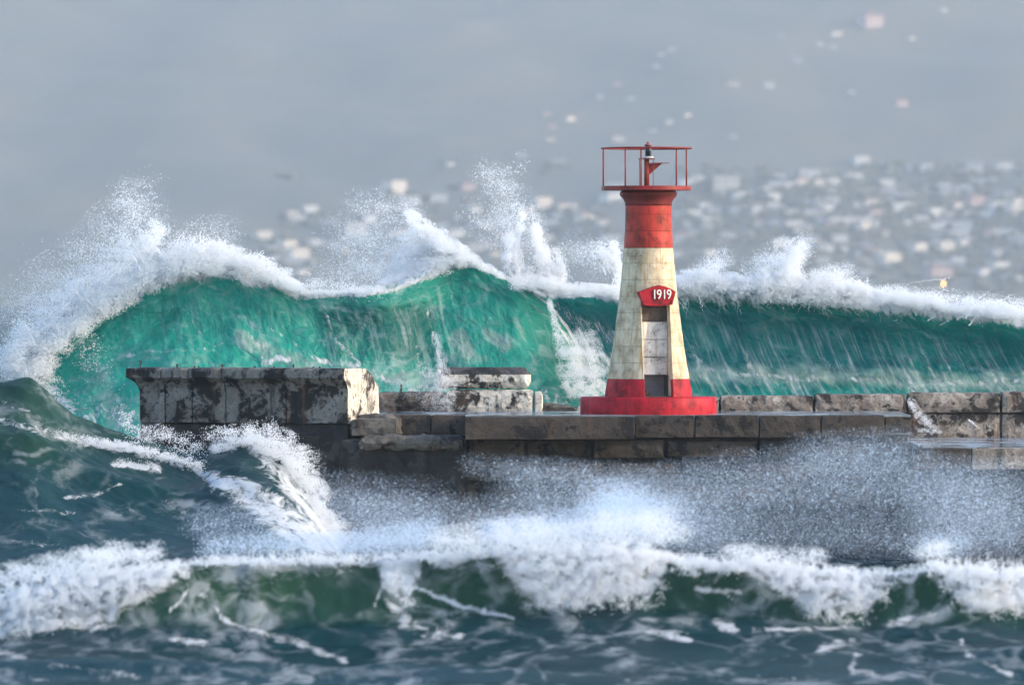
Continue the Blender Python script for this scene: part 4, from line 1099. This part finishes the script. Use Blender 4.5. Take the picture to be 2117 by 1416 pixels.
# splash against the foot of the pier head
P, R = cat(scatter([(440, 925, 520, 905, 14, 18, 1), (520, 905, 600, 950, 22, 26, 1), (600, 950, 660, 1040, 34, 40, 1), (480, 1000, 640, 1080, 40, 56, 1), (400, 970, 470, 1000, 16, 20, .8), (640, 1040, 700, 1120, 40, 44, 1)], 120000, -4.2, 1.0, .003, .010, 22, .05, 41, 1.0, 2.0),
           scatter([(560, 900, 640, 960, 34, 40, 1), (300, 890, 420, 930, 26, 30, .6), (430, 900, 560, 885, 22, 26, .7), (250, 850, 300, 920, 26, 26, .5)], 9000, -3.8, 1.5, .005, .015, 22, .2, 42, 1.0, 2.2),
           scatter([(0, 865, 130, 900, 10, 12, 1), (130, 902, 270, 925, 12, 14, 1), (270, 925, 420, 962, 14, 14, 1), (240, 955, 330, 968, 14, 12, 1)], 16000, -4.6, .8, .004, .014, 14, .1, 43, 1.0, 2.2))
drops('splash', 'white splash breaking against the foot of the pier head', P, R)
# drifting veil of droplets between the breaker and the pier face
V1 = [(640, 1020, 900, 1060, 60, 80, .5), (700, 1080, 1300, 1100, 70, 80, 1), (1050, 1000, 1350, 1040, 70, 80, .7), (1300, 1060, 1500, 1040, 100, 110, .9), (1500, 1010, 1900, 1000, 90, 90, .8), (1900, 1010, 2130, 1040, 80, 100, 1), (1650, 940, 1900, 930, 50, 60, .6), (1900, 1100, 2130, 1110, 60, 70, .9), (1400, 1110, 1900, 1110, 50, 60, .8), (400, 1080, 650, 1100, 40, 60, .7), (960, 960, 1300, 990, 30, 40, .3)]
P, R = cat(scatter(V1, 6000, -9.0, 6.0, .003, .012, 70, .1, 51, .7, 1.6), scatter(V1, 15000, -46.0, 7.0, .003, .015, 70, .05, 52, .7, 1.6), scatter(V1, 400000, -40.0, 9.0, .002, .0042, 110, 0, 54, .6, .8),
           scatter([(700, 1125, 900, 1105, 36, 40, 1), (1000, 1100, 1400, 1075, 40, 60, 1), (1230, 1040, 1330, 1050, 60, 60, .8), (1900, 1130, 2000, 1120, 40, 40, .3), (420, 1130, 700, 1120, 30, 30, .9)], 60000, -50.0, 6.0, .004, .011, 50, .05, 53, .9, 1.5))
drops('spray_veil', 'veil of drifting spray droplets in front of the dark pier face', P, R, m_mist_shade)
# foam tumbling along the foreground breaker
fr_top = list(zip(crest_px, crest_py))
FB = []
for a, b in zip(np.arange(-60, 2180, 60), np.arange(0, 2240, 60)):
    FB.append((a, float(np.interp(a, crest_px, crest_py)) - 4, b, float(np.interp(b, crest_px, crest_py)) - 2, 15, 15, 1))
FB2 = [(0, 1250, 120, 1230, 60, 56, 1), (120, 1230, 300, 1210, 50, 40, 1), (0, 1310, 150, 1290, 36, 36, .8), (300, 1200, 380, 1180, 30, 20, 1), (1080, 1170, 1360, 1160, 50, 50, 1), (1120, 1230, 1340, 1220, 46, 50, .7), (805, 1180, 850, 1250, 30, 20, .45), (1600, 1190, 1820, 1220, 40, 44, 1), (1680, 1260, 1780, 1270, 44, 36, .8),
       (1960, 1190, 2120, 1200, 40, 46, 1), (1990, 1240, 2120, 1260, 40, 44, .9), (1400, 1165, 1600, 1170, 26, 28, 1), (1920, 1170, 1950, 1160, 26, 22, 1)]
FB3 = [(0, 1200, 250, 1150, 40, 40, 1), (180, 1160, 330, 1140, 36, 26, .8), (900, 1120, 1400, 1090, 36, 60, 1), (1500, 1140, 1700, 1150, 26, 20, .8), (1900, 1140, 1960, 1130, 26, 20, .7)]
P, R = cat(scatter(FB, 46000, -60.3, .7, .003, .011, 30, .06, 61, 1.0, 2.4), scatter(FB2, 64000, -61.0, .6, .004, .015, 20, .2, 62, 1.0, 3.4), strands([(x, float(np.interp(x, crest_px, crest_py)) + 4, x + 6 * math.sin(x), float(np.interp(x, crest_px, crest_py)) - 22 - 10 * math.sin(x * .013), 14) for x in range(0, 2120, 30)], 9, -60.2, .7, 64, .016, .6, 24), scatter(FB3, 40000, -60.0, 1.6, .004, .012, 34, .12, 63, 1.0, 2.0))
drops('breaker_foam', 'white foam tumbling along the breaker in front of the pier', P, R)

# ------------------------------------------------------------------ sea haze
bm = bm_box(-2100, 2100, -260, 8500, -6, 750)
M = MT('haze_air')
pv = M.n('VolumePrincipled', Density=0.000092, Anisotropy=0.45, Color=(0.96, 0.95, 0.96, 1))
M.t.links.new(pv.outputs[0], M.out.inputs['Volume'])
hz_o = bm_obj('haze', bm, M.m)
tag(hz_o, 'pale sea haze over the bay', kind='stuff')
